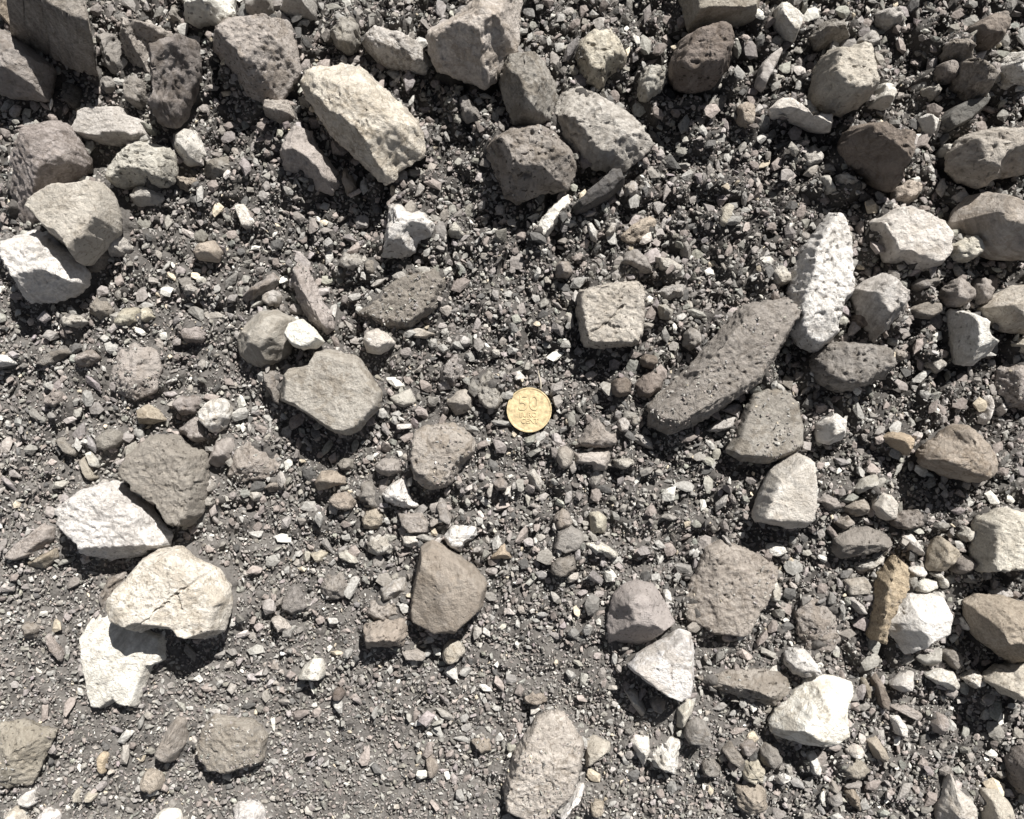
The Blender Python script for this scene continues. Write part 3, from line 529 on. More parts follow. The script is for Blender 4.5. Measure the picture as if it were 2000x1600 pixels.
pale flake in the shadow of the long brown slab|stone_flake|lg|s|8|l|1378,842 1405,819 1437,814 1431,837 1405,844
grey crumb beside the long brown slab's shadow|pebble|lg|g|8||1230,850 1248,846 1272,858 1278,880 1262,876 1240,862
light pebble beside the three-cornered pinkish-grey stone|pebble|lg|g|9|r|1202,822 1222,812 1232,828 1225,846 1207,842
pair-like light pebble near the slab's rounded end|pebble|lg|g|9|r|1229,812 1245,808 1252,824 1242,835 1230,830
cream trapezoid stone below the smooth grey stone|stone|cr|s|23|l f=1535,1018,92,1.8|1473,1012 1490,960 1510,920 1545,890 1560,884 1587,895 1589,960 1592,1001 1582,1032 1550,1037 1500,1025 1478,1022
white blocky pebble beside the smooth grey stone|pebble|wh|s|17|f=1630,852,95,1.4|1599,831 1610,815 1640,807 1659,830 1656,857 1625,870 1601,864
orange-tan wedge pebble beside the tan rounded stone|pebble|or|s|14|f=1758,868,125,1.5|1725,856 1745,841 1780,847 1790,870 1779,892 1750,877
large tan rounded stone with a dark undercut|stone|ta|g|30|r u=5 f=1850,912,110,1.6|1798,901 1815,870 1850,850 1870,829 1895,827 1921,850 1946,885 1955,911 1946,932 1920,947 1870,937 1828,922
light chip above the cream round pebble|pebble|lg|s|11|f=1698,948,120,1.2|1671,957 1690,935 1715,924 1721,940 1700,957 1679,967
olive-tan pebble touching the cream round pebble|pebble|ol|s|11|f=1675,992,100,1.0|1648,992 1665,975 1690,972 1702,985 1697,1004 1675,1012 1658,1006
cream round pebble below the light chip|pebble|cr|s|14|r|1702,986 1715,961 1740,964 1755,990 1752,1016 1730,1020 1711,1006
purplish pebble beside the cream trapezoid stone|pebble|pk|g|10||1594,981 1615,961 1641,975 1647,991 1620,1000
pinkish cube pebble above the brown oblong stone|pebble|pk|s|10||1631,1021 1652,999 1674,1023 1650,1037
brown oblong stone among light pebbles|stone|br|p|17|f=1690,1060,95,1.0|1631,1051 1660,1035 1700,1029 1743,1045 1749,1066 1700,1087 1650,1094 1631,1082
dark brown pebble beside the cream round pebble|pebble|br|p|12|r|1741,1017 1760,1000 1790,993 1810,1010 1806,1030 1775,1038 1750,1034
white chip with a tail beside the brown oblong stone|pebble|wh|s|10|f=1780,1062,120,1.0|1755,1046 1780,1039 1796,1060 1812,1087 1780,1082 1769,1066
tan ridged pebble beside the orange sliver|pebble|ta|s|14|f=1850,1100,95,1.0|1815,1107 1825,1065 1840,1047 1866,1065 1872,1091 1845,1120 1818,1117
brown dark-bellied pebble between the tan ridged pebble and edge|pebble|br|s|13||1866,1092 1885,1082 1905,1090 1906,1115 1885,1125 1862,1118
large pale cream stone at the edge with a straight base|stone|cr|g|26|l|1908,1087 1911,1050 1919,1015 1950,1000 1975,991 2022,1008 2022,1107 1950,1117 1919,1120
white pebble beside the large pale cream edge stone|pebble|wh|g|10||1874,1045 1888,1028 1905,1032 1903,1050 1885,1062
orange-tan upright sliver beside the white crystal-like stone|stone|or|g|17|l f=1725,1180,170,.9|1702,1252 1704,1220 1711,1170 1719,1130 1737,1105 1752,1084 1772,1105 1774,1140 1757,1170 1737,1206 1726,1257
white crystal-like stone beside the orange sliver|stone|wh|s|24|f=1790,1262,110,1.1|1736,1221 1755,1200 1785,1165 1820,1159 1851,1170 1859,1200 1851,1247 1815,1267 1775,1285 1759,1256 1740,1241
white pebble above the white crystal-like stone|pebble|wh|s|11|r|1786,1141 1796,1129 1829,1131 1833,1150 1805,1161 1787,1156
second white pebble leaning on the first above the crystal-like stone|pebble|wh|g|11|r|1814,1118 1834,1116 1852,1138 1842,1152 1834,1144 1830,1130
flat white chip topping the white pebbles|pebble|wh|g|9||1774,1112 1800,1105 1812,1115 1800,1126 1782,1127
flat greenish-grey pebble beside the orange sliver|pebble|ol|s|8|l|1650,1133 1690,1129 1701,1140 1697,1161 1655,1163
light ragged flake below the brown oblong stone|stone_flake|lg|p|9||1670,1107 1700,1090 1727,1079 1728,1100 1700,1117 1680,1118
white egg-shaped pebble beside the large dusty pinkish stone|pebble|wh|s|10|r|1500,1132 1515,1124 1527,1155 1524,1177 1504,1174
white pebble below the cream trapezoid stone|pebble|wh|s|10|r|1494,1072 1505,1060 1530,1063 1540,1080 1520,1090 1500,1086
pinkish half-buried stone below the white egg-shaped pebble|stone|pk|g|10|e d=.35|1558,1200 1580,1172 1625,1170 1648,1195 1650,1250 1625,1280 1585,1275 1562,1240
grey sliver pebble below the flat greenish-grey one|pebble|lg|s|8||1652,1168 1668,1165 1690,1185 1697,1202 1678,1200
large tan-pink stone at the edge beside the crystal-like stone|stone|ta|g|28|f=1935,1240,150,1.5|1895,1181 1920,1165 1970,1169 2022,1183 2022,1297 1985,1303 1955,1278 1924,1258 1904,1217
pinkish tan stone at the edge over a deep shadow|stone|be|g|26|u=6|1936,1336 1960,1315 2022,1298 2022,1382 1970,1363
light pebble above the large tan-pink edge stone|pebble|lg|g|9||1936,1158 1955,1147 1978,1152 1976,1166 1945,1170
dusty grey-tan stone at the edge near the bottom corner|stone|ol|g|16|e d=.35 f=60,1490,80,.9|-25,1420 0,1418 30,1410 60,1424 102,1434 92,1456 72,1501 52,1542 0,1548 -25,1548
pinkish-grey oblong stone in fine grit near the bottom|pebble|pk|s|15|f=345,1470,60,1.3|298,1476 320,1430 340,1404 359,1409 357,1461 336,1492 317,1490
wide greyish stone buried in grit beside the pinkish-grey oblong|stone|ol|g|9|l e d=.5|378,1471 395,1420 415,1396 450,1402 492,1409 522,1440 512,1491 450,1512 408,1502
round tan pebble below the pinkish-grey oblong|pebble|ta|g|11|r|270,1530 280,1508 305,1503 320,1518 317,1540 298,1550 278,1545
white pebble beneath the dusty grey-tan edge stone|pebble|wh|s|9||34,1560 50,1544 66,1545 70,1570 55,1580 38,1574
pale stone cut by the bottom edge in the corner|stone|cr|s|10||8,1592 25,1578 50,1580 54,1622 5,1622
white stone cut by the bottom edge beside the corner|stone|wh|g|10||70,1596 85,1582 112,1590 115,1622 66,1622
white rounded stone cut by the bottom edge|stone|wh|s|12|r|300,1595 318,1582 340,1583 354,1600 350,1622 300,1622
white block cut by the bottom edge beside fine grit|stone|wh|g|13||452,1585 462,1570 495,1568 512,1580 518,1622 455,1622
slim pale yellow chip near the bottom corner|pebble|ye|s|6||142,1550 150,1540 159,1545 158,1570 145,1570
yellow pebble beside the slim pale yellow chip|pebble|ye|s|7||162,1556 172,1548 189,1552 183,1566 168,1567
purple sliver in fine grit near the edge|stone_flake|pk|s|6|l|87,1240 98,1234 112,1250 121,1275 118,1297 102,1275
greenish-white crumb at the edge above the purple sliver|pebble|ol|g|8||38,1222 55,1214 78,1222 70,1245 48,1250
orange sliver in pinkish fine grit|stone_flake|or|s|6|l|190,1478 200,1468 209,1475 205,1512 195,1508
bright white wedge pebble alone in fine grit|pebble|wh|s|13|f=592,1315,165,.6|577,1327 590,1305 610,1288 626,1291 635,1312 631,1329
speckled tan-grey pebble below the kite-shaped stone|pebble|be|g|13|r|861,1272 875,1249 895,1251 912,1275 896,1294 870,1300
light tan pebble beside the grey-pink hump pebble|pebble|be|g|9||526,1210 540,1203 560,1212 573,1228 555,1238 538,1234
tiny reddish pebble below the bright white wedge|pebble|rd|s|8|r|o 660 1357 28 28 0
pinkish flat pebble near the bottom centre|pebble|pk|s|8||830,1483 845,1477 857,1500 850,1520 835,1518
tan dusty chip beside the wide beige-grey boulder's top|pebble|ta|g|7|d=.2|920,1450 940,1438 958,1446 962,1468 940,1476
pink flat chip below the tan block|pebble|pk|s|7|l|782,1272 812,1268 834,1276 830,1290 792,1288
tiny white chip under the bright white wedge|pebble|wh|s|6||602,1332 610,1330 618,1352 612,1358
three-cornered white stone, the most regular triangle|stone|wh|s|21|l u=3|1226,1306 1245,1285 1275,1265 1305,1250 1330,1232 1353,1239 1360,1275 1359,1320 1354,1363 1335,1372 1300,1357 1265,1337
wide beige-grey boulder half sunk at the bottom edge|stone|be|g|13|l e d=.3|982,1541 1000,1480 1025,1440 1045,1405 1075,1389 1105,1394 1119,1420 1142,1450 1137,1501 1121,1551 1080,1592 1020,1604 987,1588
pinkish beige stone against the wide beige-grey boulder|pebble|be|s|11||1141,1451 1160,1439 1194,1455 1192,1471 1165,1492 1144,1502
cream wedge hanging below the three-cornered white stone|pebble|cr|s|11||1323,1386 1345,1364 1359,1375 1352,1396 1336,1427 1324,1422
smooth grey stone below the cream wedge|pebble|gr|s|15|r|1334,1431 1350,1404 1375,1404 1392,1431 1376,1457 1344,1454
white toothlike pebble left below the three-cornered white stone|pebble|wh|s|10||1231,1451 1240,1439 1269,1441 1272,1471 1258,1500 1244,1477
white curved chip beside the white toothlike pebble|pebble|wh|g|11||1268,1480 1290,1460 1315,1444 1335,1450 1327,1471 1322,1517 1280,1503
slender white splinter beside the wide beige-grey boulder|stone_flake|wh|s|9|l|1088,1601 1110,1565 1130,1534 1143,1534 1139,1556 1116,1581 1101,1604
slim grey pebble below the three-cornered white stone|pebble|lg|s|9||1216,1346 1228,1340 1247,1352 1264,1390 1257,1403 1237,1382
small grey pebble shaded by the three-cornered white stone|pebble|gr|s|9||1268,1372 1285,1362 1302,1372 1298,1392 1278,1392
reddish long stone half buried beside the large white stone|stone|pk|g|14|e f=1450,1345,100,.8 d=.2|1362,1331 1430,1314 1500,1313 1546,1323 1550,1356 1521,1383 1470,1378 1400,1348
brown flake pointing down beside the smooth grey stone|stone_flake|br|s|9|l|1410,1466 1428,1448 1457,1486 1441,1498 1420,1483
brown striped pebble above the yellowish cracked pebble|pebble|br|s|10||1438,1451 1470,1444 1484,1466 1465,1482 1446,1474
yellowish cracked pebble ringed by dark gaps|pebble|ye|p|12|r|1446,1505 1458,1484 1480,1480 1495,1500 1488,1523 1468,1531 1450,1524
tan stone near the bottom edge below the yellowish cracked pebble|stone|ta|g|10|e d=.2|1440,1540 1475,1535 1500,1548 1502,1590 1470,1600 1445,1580
grey pebble in grit beside the white curved chip|pebble|gr|g|9|r|o 1388 1502 46 36 20
tan pebble beside the slender white splinter|pebble|ta|g|9|r|o 1166 1580 34 30 0
tan crumbly pebble above the wide beige-grey boulder|pebble|ta|g|8|d=.2|1022,1360 1040,1346 1065,1352 1068,1370 1045,1379 1026,1375
large white rounded-triangle stone among small pebbles|stone|wh|s|27|f=1570,1445,95,1.0|1508,1422 1520,1395 1545,1375 1575,1345 1590,1324 1640,1327 1673,1339 1677,1360 1664,1391 1662,1431 1641,1447 1610,1460 1580,1464 1540,1452 1513,1440
white pitted pebble above the large white rounded triangle|pebble|wh|p|15|r f=1570,1312,95,1.2|1530,1286 1550,1264 1580,1274 1601,1300 1607,1319 1570,1327 1544,1312
white angular chip below the crystal-like stone|pebble|wh|s|10||1740,1342 1765,1317 1789,1314 1789,1346 1760,1354
long white chip at the edge of a dark gap|pebble|wh|s|11|u=2|1810,1323 1840,1309 1865,1311 1879,1341 1861,1354 1835,1340
white crumbly pebble beside the pinkish tan edge stone|pebble|wh|g|10||1880,1326 1900,1309 1920,1319 1934,1338 1905,1347
grey-white pebble right under the crystal-like stone|pebble|lg|s|10|f=1822,1290,95,1.0|1792,1288 1812,1272 1845,1263 1842,1285 1825,1305 1808,1302
slim white pebble beside the large tan-pink edge stone|pebble|wh|s|10||1869,1205 1882,1200 1897,1222 1897,1235 1880,1230
round grey pebble beside the large tan-pink edge stone|pebble|gr|g|10|r|o 1863 1287 44 36 60
brown flake below the white angular chip|stone_flake|pk|s|8|l|1738,1381 1765,1374 1802,1395 1793,1408 1765,1397
rosy brown pebble beside the brown flake|pebble|pk|s|10||1820,1415 1832,1394 1850,1398 1856,1418 1848,1438 1828,1434
reddish upright flake beside the olive pebble|stone_flake|rd|s|10|l|1703,1326 1714,1316 1737,1365 1732,1388 1715,1378
olive slim pebble beside the reddish upright flake|pebble|ol|s|9|r|1680,1330 1690,1321 1700,1340 1700,1364 1688,1362
white pebble below the brown flake|pebble|wh|s|10||1739,1401 1755,1394 1774,1420 1772,1442 1750,1437
tan ridged oblong pebble below the large white rounded triangle|pebble|ta|s|10||1693,1447 1715,1439 1737,1475 1732,1493 1710,1483
cream oval pebble beside the tan ridged oblong|pebble|cr|s|9|r|o 1672 1468 38 26 0
large cream stone cut by the bottom edge|stone|cr|s|18||1838,1592 1850,1560 1865,1516 1877,1545 1908,1570 1904,1622 1838,1622
yellow-cream stone in the bottom corner|stone|ye|s|17||1926,1550 1955,1547 1977,1570 1990,1622 1926,1622
pale upright chip below the large white rounded triangle|pebble|wh|s|9||1576,1476 1594,1468 1606,1500 1598,1517 1582,1510
grey-olive pebble below the tan ridged oblong|pebble|ol|g|9||1638,1498 1660,1485 1690,1490 1702,1510 1680,1525 1650,1520
round grey pebble near the bottom edge below the olive one|pebble|gr|s|9|r|o 1631 1562 34 30 0
pink-grey wedge pebble above that round grey pebble|pebble|pk|s|8||1617,1545 1625,1522 1638,1535 1640,1548 1628,1551
tan upright pebble near the bottom edge|pebble|ta|g|9||1650,1545 1662,1528 1680,1560 1684,1590 1665,1575
brown stone cut by the edge at the bottom corner|stone|br|g|22||1978,1490 1995,1462 2022,1455 2022,1570 1990,1545
grey stone behind the large white rounded triangle|pebble|gr|g|13|r|1482,1470 1500,1452 1520,1462 1528,1485 1510,1500 1490,1495
white crumb beside the pale upright chip|pebble|wh|g|8||o 1530 1520 36 24 -30
'''

# ------------------------------------------------------------------ height raster shared by stones and grit
HR = 0.0008
HX0, HY0, HX1, HY1 = -0.42, -0.35, 0.42, 0.35
hnx, hny = int((HX1 - HX0) / HR), int((HY1 - HY0) / HR)
RX, RY = np.meshgrid(HX0 + (np.arange(hnx) + .5) * HR, HY0 + (np.arange(hny) + .5) * HR)
HM = ground_z(RX.ravel(), RY.ravel()).reshape(hny, hnx)
COVER = np.zeros((hny, hnx), np.float32)       # 1 where a stone stands
DUST = np.zeros((hny, hnx), np.float32)        # share of grit lying on it


def in_poly(px, py, poly):
    c = np.zeros(px.shape, bool)
    n = len(poly)
    for a in range(n):
        x0, y0 = poly[a]; x1, y1 = poly[(a + 1) % n]
        if y0 == y1:
            continue
        t = ((y0 > py) != (y1 > py)) & (px < (x1 - x0) * (py - y0) / (y1 - y0) + x0)
        c ^= t
    return c


def seg_dist(px, py, a, b):
    dx, dy = b[0] - a[0], b[1] - a[1]
    t = np.clip(((px - a[0]) * dx + (py - a[1]) * dy) / (dx * dx + dy * dy + 1e-12), 0, 1)
    return np.hypot(px - a[0] - t * dx, py - a[1] - t * dy)


def parse(line):
    lab, name, col, surf, h, opts, pts = line.split('|')
    o = {'f': [], 'k': []}
    for t in opts.split():
        if '=' in t:
            k, v = t.split('=')
            v = [float(q) for q in v.split(',')]
            if k in 'fk': o[k].append(v)
            else: o[k] = v
        else:
            o[t] = True
    if pts.startswith('o '):
        cx, cy, L, W, ang = [float(q) for q in pts.split()[1:]]
        r = random.Random(lab)
        n = 9
        a = math.radians(ang)
        P = []
        for i in range(n):
            t = 2 * math.pi * (i + r.uniform(-.25, .25)) / n
            q = r.uniform(.86, 1.08)
            u, v = L / 2 * q * math.cos(t), W / 2 * q * math.sin(t)
            P.append((cx + u * math.cos(a) - v * math.sin(a), cy + u * math.sin(a) + v * math.cos(a)))
    else:
        P = [tuple(float(q) for q in s.split(',')) for s in pts.split()]
    return lab, name, col, surf, float(h) * .001, o, P


def build_stone(line, idx):
    lab, name, col, surf, h, o, P = parse(line)
    r = random.Random(lab + 'x')
    cpx = sum(p[0] for p in P) / len(P); cpy = sum(p[1] for p in P) / len(P)
    x, y = unproject(cpx, cpy, 0)
    # the ground under a stone, averaged
    aa = np.linspace(0, 2 * np.pi, 8, endpoint=False)
    g = float(np.mean(ground_z(x + .006 * np.cos(aa), y + .006 * np.sin(aa))))
    lift = o['u'][0] * .001 if 'u' in o else 0.0
    emb = 'e' in o
    if emb:                                           # soil has banked over a buried stone's surroundings
        bi, bj = int((x - HX0) / HR), int((y - HY0) / HR)
        g += 0.0062 * float(BANK[min(max(bj, 0), hny - 1), min(max(bi, 0), hnx - 1)]) * .6 + .0004
    base = g + lift
    h = h * (1.08 if o['f'] else 1.0)
    z0 = base + (0.0004 if emb else 0.28 * h)
    top = base + h
    zu = base if 'sh' in o else z0 + 0.30 * (top - z0)
    W = [unproject(a, b, zu) for a, b in P]
    if sum(W[i][0] * W[(i + 1) % len(W)][1] - W[(i + 1) % len(W)][0] * W[i][1] for i in range(len(W))) < 0:
        W = W[::-1]
    W = np.array(W)
    # area centroid
    x0, y0 = W[:, 0], W[:, 1]; x1, y1 = np.roll(x0, -1), np.roll(y0, -1)
    cr = x0 * y1 - x1 * y0
    A = cr.sum() / 2
    C = np.array([((x0 + x1) * cr).sum(), ((y0 + y1) * cr).sum()]) / (6 * A)
    size = math.sqrt(A)
    # corner cut then resample
    q = 0.28 if 'r' in o else 0.05
    S = []
    for i in range(len(W)):
        a, b = W[i], W[(i + 1) % len(W)]
        S += [a + (b - a) * q, a + (b - a) * (1 - q)]
    if 'r' in o:
        S2 = []
        for i in range(len(S)):
            a, b = S[i], S[(i + 1) % len(S)]
            S2 += [a + (b - a) * .25, a + (b - a) * .75]
        S = S2
    S = np.array(S)
    seg = np.hypot(*(np.roll(S, -1, 0) - S).T)
    per = seg.sum()
    step = 0.00075 if size > .012 else 0.00095
    N = int(min(300, max(20, per / step)))
    R = int(min(60, max(7, size * .62 / step)))
    cum = np.concatenate([[0], np.cumsum(seg)])
    t = np.arange(N) / N * per
    k = np.clip(np.searchsorted(cum, t, side='right') - 1, 0, len(S) - 1)
    fr = ((t - cum[k]) / seg[k])[:, None]
    O = S[k] * (1 - fr) + np.roll(S, -1, 0)[k] * fr
    # uneven outline
    ph = np.arange(N) / N * 2 * np.pi
    cp = np.stack([np.cos(ph), np.sin(ph), np.full(N, idx * 3.7)], 1)
    rad = 1 + 0.010 * fbm(cp * 3.0, 5, 3, .6) + 0.011 * vnoise(cp * 11, 6) + 0.010 * vnoise(cp * 26, 7)
    O = C + (O - C) * rad[:, None]

    ht = top - z0
    flat = 'l' in o
    rnd = 'r' in o
    ks = (0.010 if flat else 0.05 if rnd else 0.012) * h
    es = []
    for i in range(len(W)):
        if 'v' in o: s = r.uniform(5, 9)
        elif flat: s = r.uniform(2.2, 7.0)
        elif rnd: s = r.uniform(1.4, 3.0)
        elif emb: s = r.uniform(0.5, 1.1)
        else: s = r.uniform(1.0, 2.8)
        es.append(s * max(1.0, ht / (0.42 * size)))
    planes = []
    if 't' in o:
        az, sl = o['t']
    else:
        az, sl = r.uniform(0, 360), r.uniform(.0, .06 if flat else .14)
    planes.append((C[0], C[1], math.cos(math.radians(az)), -math.sin(math.radians(az)), sl, top))
    for (fx, fy, az, sl) in o['f']:
        wx, wy = unproject(fx, fy, top)
        ddx, ddy = math.cos(math.radians(az)), -math.sin(math.radians(az))
        # a face ends at the foot of the stone, not on a shelf
        reach = ((W[:, 0] - wx) * ddx + (W[:, 1] - wy) * ddy).max()
        need = (top - base) / sl
        if reach > need:
            wx += ddx * (reach - need); wy += ddy * (reach - need)
        planes.append((wx, wy, math.cos(math.radians(az)), -math.sin(math.radians(az)), sl, top))
    for _ in range(0 if 'v' in o else 3 if flat else 4 if rnd else 6):
        az = r.uniform(0, 2 * math.pi)
        rr = r.uniform(.12, .46) * size
        planes.append((C[0] + rr * math.cos(az), C[1] + rr * math.sin(az), math.cos(az), math.sin(az),
                       (r.uniform(.05, .35) if flat else r.uniform(.2, 1.2)) * (.45 if math.sin(az) < -.2 else 1.0), top))
    cracks = []
    for (ax, ay, bx, by) in o['k']:
        cracks.append((unproject(ax, ay, top), unproject(bx, by, top)))

    def height(px, py):
        acc = np.zeros(px.shape)
        zmin = None
        vals = []
        for i in range(len(W)):
            d = seg_dist(px, py, W[i], W[(i + 1) % len(W)])
            v = es[i] * d
            if rnd:
                v = v * (1 + 0.5 * np.exp(-d / (0.15 * size)))
            vals.append(z0 + v)
        for (wx, wy, dx, dy, sl, zt) in planes:
            vals.append(zt - sl * ((px - wx) * dx + (py - wy) * dy))
        vals = np.stack(vals)
        m = vals.min(0)
        z = m - ks * np.log(np.exp(-(vals - m) / ks).sum(0))
        z = np.maximum(z, z0 - 0.75 * (z0 - base) - 0.0015)
        for a, b in cracks:
            q3 = np.stack([px, py, 0 * px], 1)
            wx_ = px + .0011 * vnoise(q3 / .0035, 91) + .0004 * vnoise(q3 / .0012, 92)
            wy_ = py + .0011 * vnoise(q3 / .0035, 93) + .0004 * vnoise(q3 / .0012, 94)
            d = seg_dist(wx_, wy_, a, b)
            wd = .00045 + .00025 * vnoise(q3 / .004, 95)
            z = z - 0.0020 * np.exp(-(d / wd) ** 2)
        return z

    # rings from the outline to the top, then below the outline to the foot
    s = (np.arange(1, R) / R) ** 0.92
    rings = [O]
    zs = [height(O[:, 0], O[:, 1])]
    for si in s:
        q_ = C + (O - C) * (1 - si)
        rings.append(q_); zs.append(height(q_[:, 0], q_[:, 1]))
    low = []
    nl = 5 if size > .012 else 3
    foot = base - 0.004 - (0.004 if emb else 0)
    for j in range(1, nl + 1):
        w = j / nl
        sc_ = 1 - (0.04 * w + 0.20 * w ** 2.2)
        q_ = C + (O - C) * sc_
        low.append((q_, zs[0] * (1 - w) + foot * w))
    G = [np.column_stack([q_, z_]) for q_, z_ in low[::-1]] + [np.column_stack([q_, z_]) for q_, z_ in zip(rings, zs)]
    G = np.array(G)                                   # (rows, N, 3) foot to top
    rows = len(G)
    # normals on the grid
    du = np.roll(G, -1, 1) - np.roll(G, 1, 1)
    dv = np.gradient(G, axis=0)
    nrm = np.cross(du, dv)
    nrm /= np.linalg.norm(nrm, axis=2, keepdims=True) + 1e-12
    p = G.reshape(-1, 3)
    loc = p - np.array([C[0], C[1], base])
    nz = nrm.reshape(-1, 3)
    seed = idx * 13 + 7
    off = np.array([idx * 1.37, idx * 2.11, idx * .77])
    d = 0.007 * size * fbm(loc / (0.30 * size) + off, seed, 2)
    if surf == 's':
        d += 0.00026 * fbm(loc / .0042 + off, seed + 3, 2) + 0.00022 * vnoise(loc / .0013 + off, seed + 5)
        # thin bedding ridges
        d += 0.00028 * vnoise(np.stack([loc[:, 0] / .009 + loc[:, 1] / .0022, loc[:, 1] / .006 - loc[:, 0] / .004, loc[:, 2] / .002], 1) + off, seed + 6)
        n = vnoise(loc / .0024 + off, seed + 8)
        d -= 0.0009 * np.clip((n - .62) * 6, 0, 1) * np.clip(.5 + vnoise(loc / .011 + off, seed + 14), 0, 1)
    elif surf == 'g':
        d += 0.00055 * fbm(loc / .0040 + off, seed + 3, 2) + 0.00075 * vnoise(loc / .0018 + off, seed + 5)
        n = vnoise(loc / .0020 + off, seed + 8)
        d -= 0.0013 * np.clip((n - .52) * 5, 0, 1) * np.clip(.6 + vnoise(loc / .012 + off, seed + 14), 0, 1.3)
    else:
        d += 0.00085 * fbm(loc / .0045 + off, seed + 3, 2) + 0.00055 * vnoise(loc / .0018 + off, seed + 5)
        n = vnoise(loc / .0034 + off, seed + 8)
        d -= 0.0021 * np.clip((n - .50) * 5, 0, 1) * np.clip(.6 + vnoise(loc / .014 + off, seed + 14), 0, 1.3)
        n = vnoise(loc / .0018 + off, seed + 9)
        d -= 0.0012 * np.clip((n - .50) * 5, 0, 1)
    ch = vnoise(loc / (0.16 * size) + off * 2, seed + 11)
    d -= 0.035 * size * np.clip(ch - .45, 0, .3) * (0.4 if rnd else 1.0)
    if size < .006:
        d *= 0.7
    loc = loc + nz * d[:, None]
    if 'sh' in o:                                     # a block leaning over
        loc = loc + np.maximum(loc[:, 2:3], 0) * np.array([[o['sh'][0], o['sh'][1], 0]])
    topv = loc[-N:].mean(0)[None]
    botv = np.array([[0, 0, foot - base - .001]])
    V = np.concatenate([loc, topv, botv])
    a = (np.arange(rows - 1)[:, None] * N + np.arange(N)[None, :])
    b = (np.arange(rows - 1)[:, None] * N + (np.arange(N)[None, :] + 1) % N)
    Q = np.stack([a.ravel(), b.ravel(), b.ravel() + N, a.ravel() + N], 1)
    j = np.arange(N); j2 = (j + 1) % N
    T = np.concatenate([np.stack([(rows - 1) * N + j, (rows - 1) * N + j2, np.full(N, rows * N)], 1),
                        np.stack([j2, j, np.full(N, rows * N + 1)], 1)])
    me = mesh_from(name, V, T, True, None, Q)
    cat = {'stone': 'stone', 'pebble': 'pebble', 'stone_flake': 'flake'}[name]
    ob = link(name, me, MAT[surf + ('c' if col in ('wh', 'cr') else '')], label=lab, category=cat, group={'stone': 'stones lying in the gravel', 'pebble': 'pebbles lying in the gravel', 'stone_flake': 'flakes of stone in the gravel'}[name])
    ob.location = (C[0], C[1], base)
    c = np.array(PAL[col]) * r.uniform(.90, 1.10) * np.array([1, r.uniform(.985, 1.006), r.uniform(.955, 1.02)])
    ob.color = (*c, 1)
    # footprint on the raster
    i0, i1 = int((W[:, 0].min() - HX0) / HR), int((W[:, 0].max() - HX0) / HR) + 1
    j0, j1 = int((W[:, 1].min() - HY0) / HR), int((W[:, 1].max() - HY0) / HR) + 1
    i0, j0 = max(i0, 0), max(j0, 0); i1, j1 = min(i1, hnx), min(j1, hny)
    if i1 > i0 and j1 > j0:
        sx, sy = RX[j0:j1, i0:i1], RY[j0:j1, i0:i1]
        Win = C + (W - C) * (0.97 if not emb else 0.95)
        ins = in_poly(sx, sy, Win)
        if ins.any():
            z = height(sx[ins], sy[ins])
            hm = HM[j0:j1, i0:i1]; cv = COVER[j0:j1, i0:i1]; du_ = DUST[j0:j1, i0:i1]
            higher = z > hm[ins]
            tmp = hm[ins]; tmp[higher] = z[higher]; hm[ins] = tmp
            cv[ins] = 1
            tmp = du_[ins]; tmp[higher] = o['d'][0] if 'd' in o else 0.0; du_[ins] = tmp
    return ob


LINES = [l for l in STONES.strip().split('\n') if '|' in l]
# soil banks up a little against every stone
foot0 = np.zeros((hny, hnx), np.float32)
for l in LINES:
    P_ = parse(l)[6]
    w_ = [unproject(a_, b_, .004) for a_, b_ in P_]
    xs_ = [p_[0] for p_ in w_]; ys_ = [p_[1] for p_ in w_]
    i0, i1 = max(int((min(xs_) - HX0) / HR), 0), min(int((max(xs_) - HX0) / HR) + 1, hnx)
    j0, j1 = max(int((min(ys_) - HY0) / HR), 0), min(int((max(ys_) - HY0) / HR) + 1, hny)
    if i1 > i0 and j1 > j0:
        foot0[j0:j1, i0:i1] = np.maximum(foot0[j0:j1, i0:i1], in_poly(RX[j0:j1, i0:i1], RY[j0:j1, i0:i1], w_))
BANK = foot0.copy()
for _ in range(3):
    for ax in (0, 1):
        BANK = sum(np.roll(BANK, s_, ax) for s_ in range(-3, 4)) / 7
dc = np.hypot(RX - coin_x, RY - coin_y)
BANK *= np.clip((dc - .013) / .008, 0, 1)
HM += 0.0062 * BANK
HM0 = HM.copy()


def axis(half, step, far):
    a = np.arange(-half, half + step / 2, step)
    ext = []
    s, v = step, half
    while v < far:
        s *= 1.35
        v += s
        ext.append(v)
    ext = np.array(ext)
    return np.concatenate([-ext[::-1], a, ext])


gx = axis(0.345, 0.0014, 6.0)
gy = axis(0.285, 0.0014, 6.0)
GX, GY = np.meshgrid(gx, gy)
fx_, fy_ = GX.ravel(), GY.ravel()
gz = ground_z(fx_, fy_)
ins = (np.abs(fx_) < HX1 - .01) & (np.abs(fy_) < HY1 - .01)
gz[ins] += 0.0062 * BANK[((fy_[ins] - HY0) / HR).astype(int), ((fx_[ins] - HX0) / HR).astype(int)]
pp = np.stack([fx_, fy_, 0 * fx_], 1)
gz += 0.0016 * (np.abs(vnoise(pp / .0036, 51)) - .35) + 0.0008 * vnoise(pp / .0021, 52)
gv = np.stack([fx_, fy_, gz - 0.0010], 1)
nx_, ny_ = len(gx), len(gy)
ii = (np.arange(ny_ - 1)[:, None] * nx_ + np.arange(nx_ - 1)[None, :]).ravel()
gq = np.stack([ii, ii + 1, ii + nx_ + 1, ii + nx_], 1)
cm = coarse_map(fx_, fy_) + .16 * fbm(pp / .035, 63, 3)
gt = np.clip((cm - .15) / .6, 0, 1)[:, None]
gc = np.array([[.125, .118, .111]]) * (1 - gt) + np.array([[.066, .062, .058]]) * gt
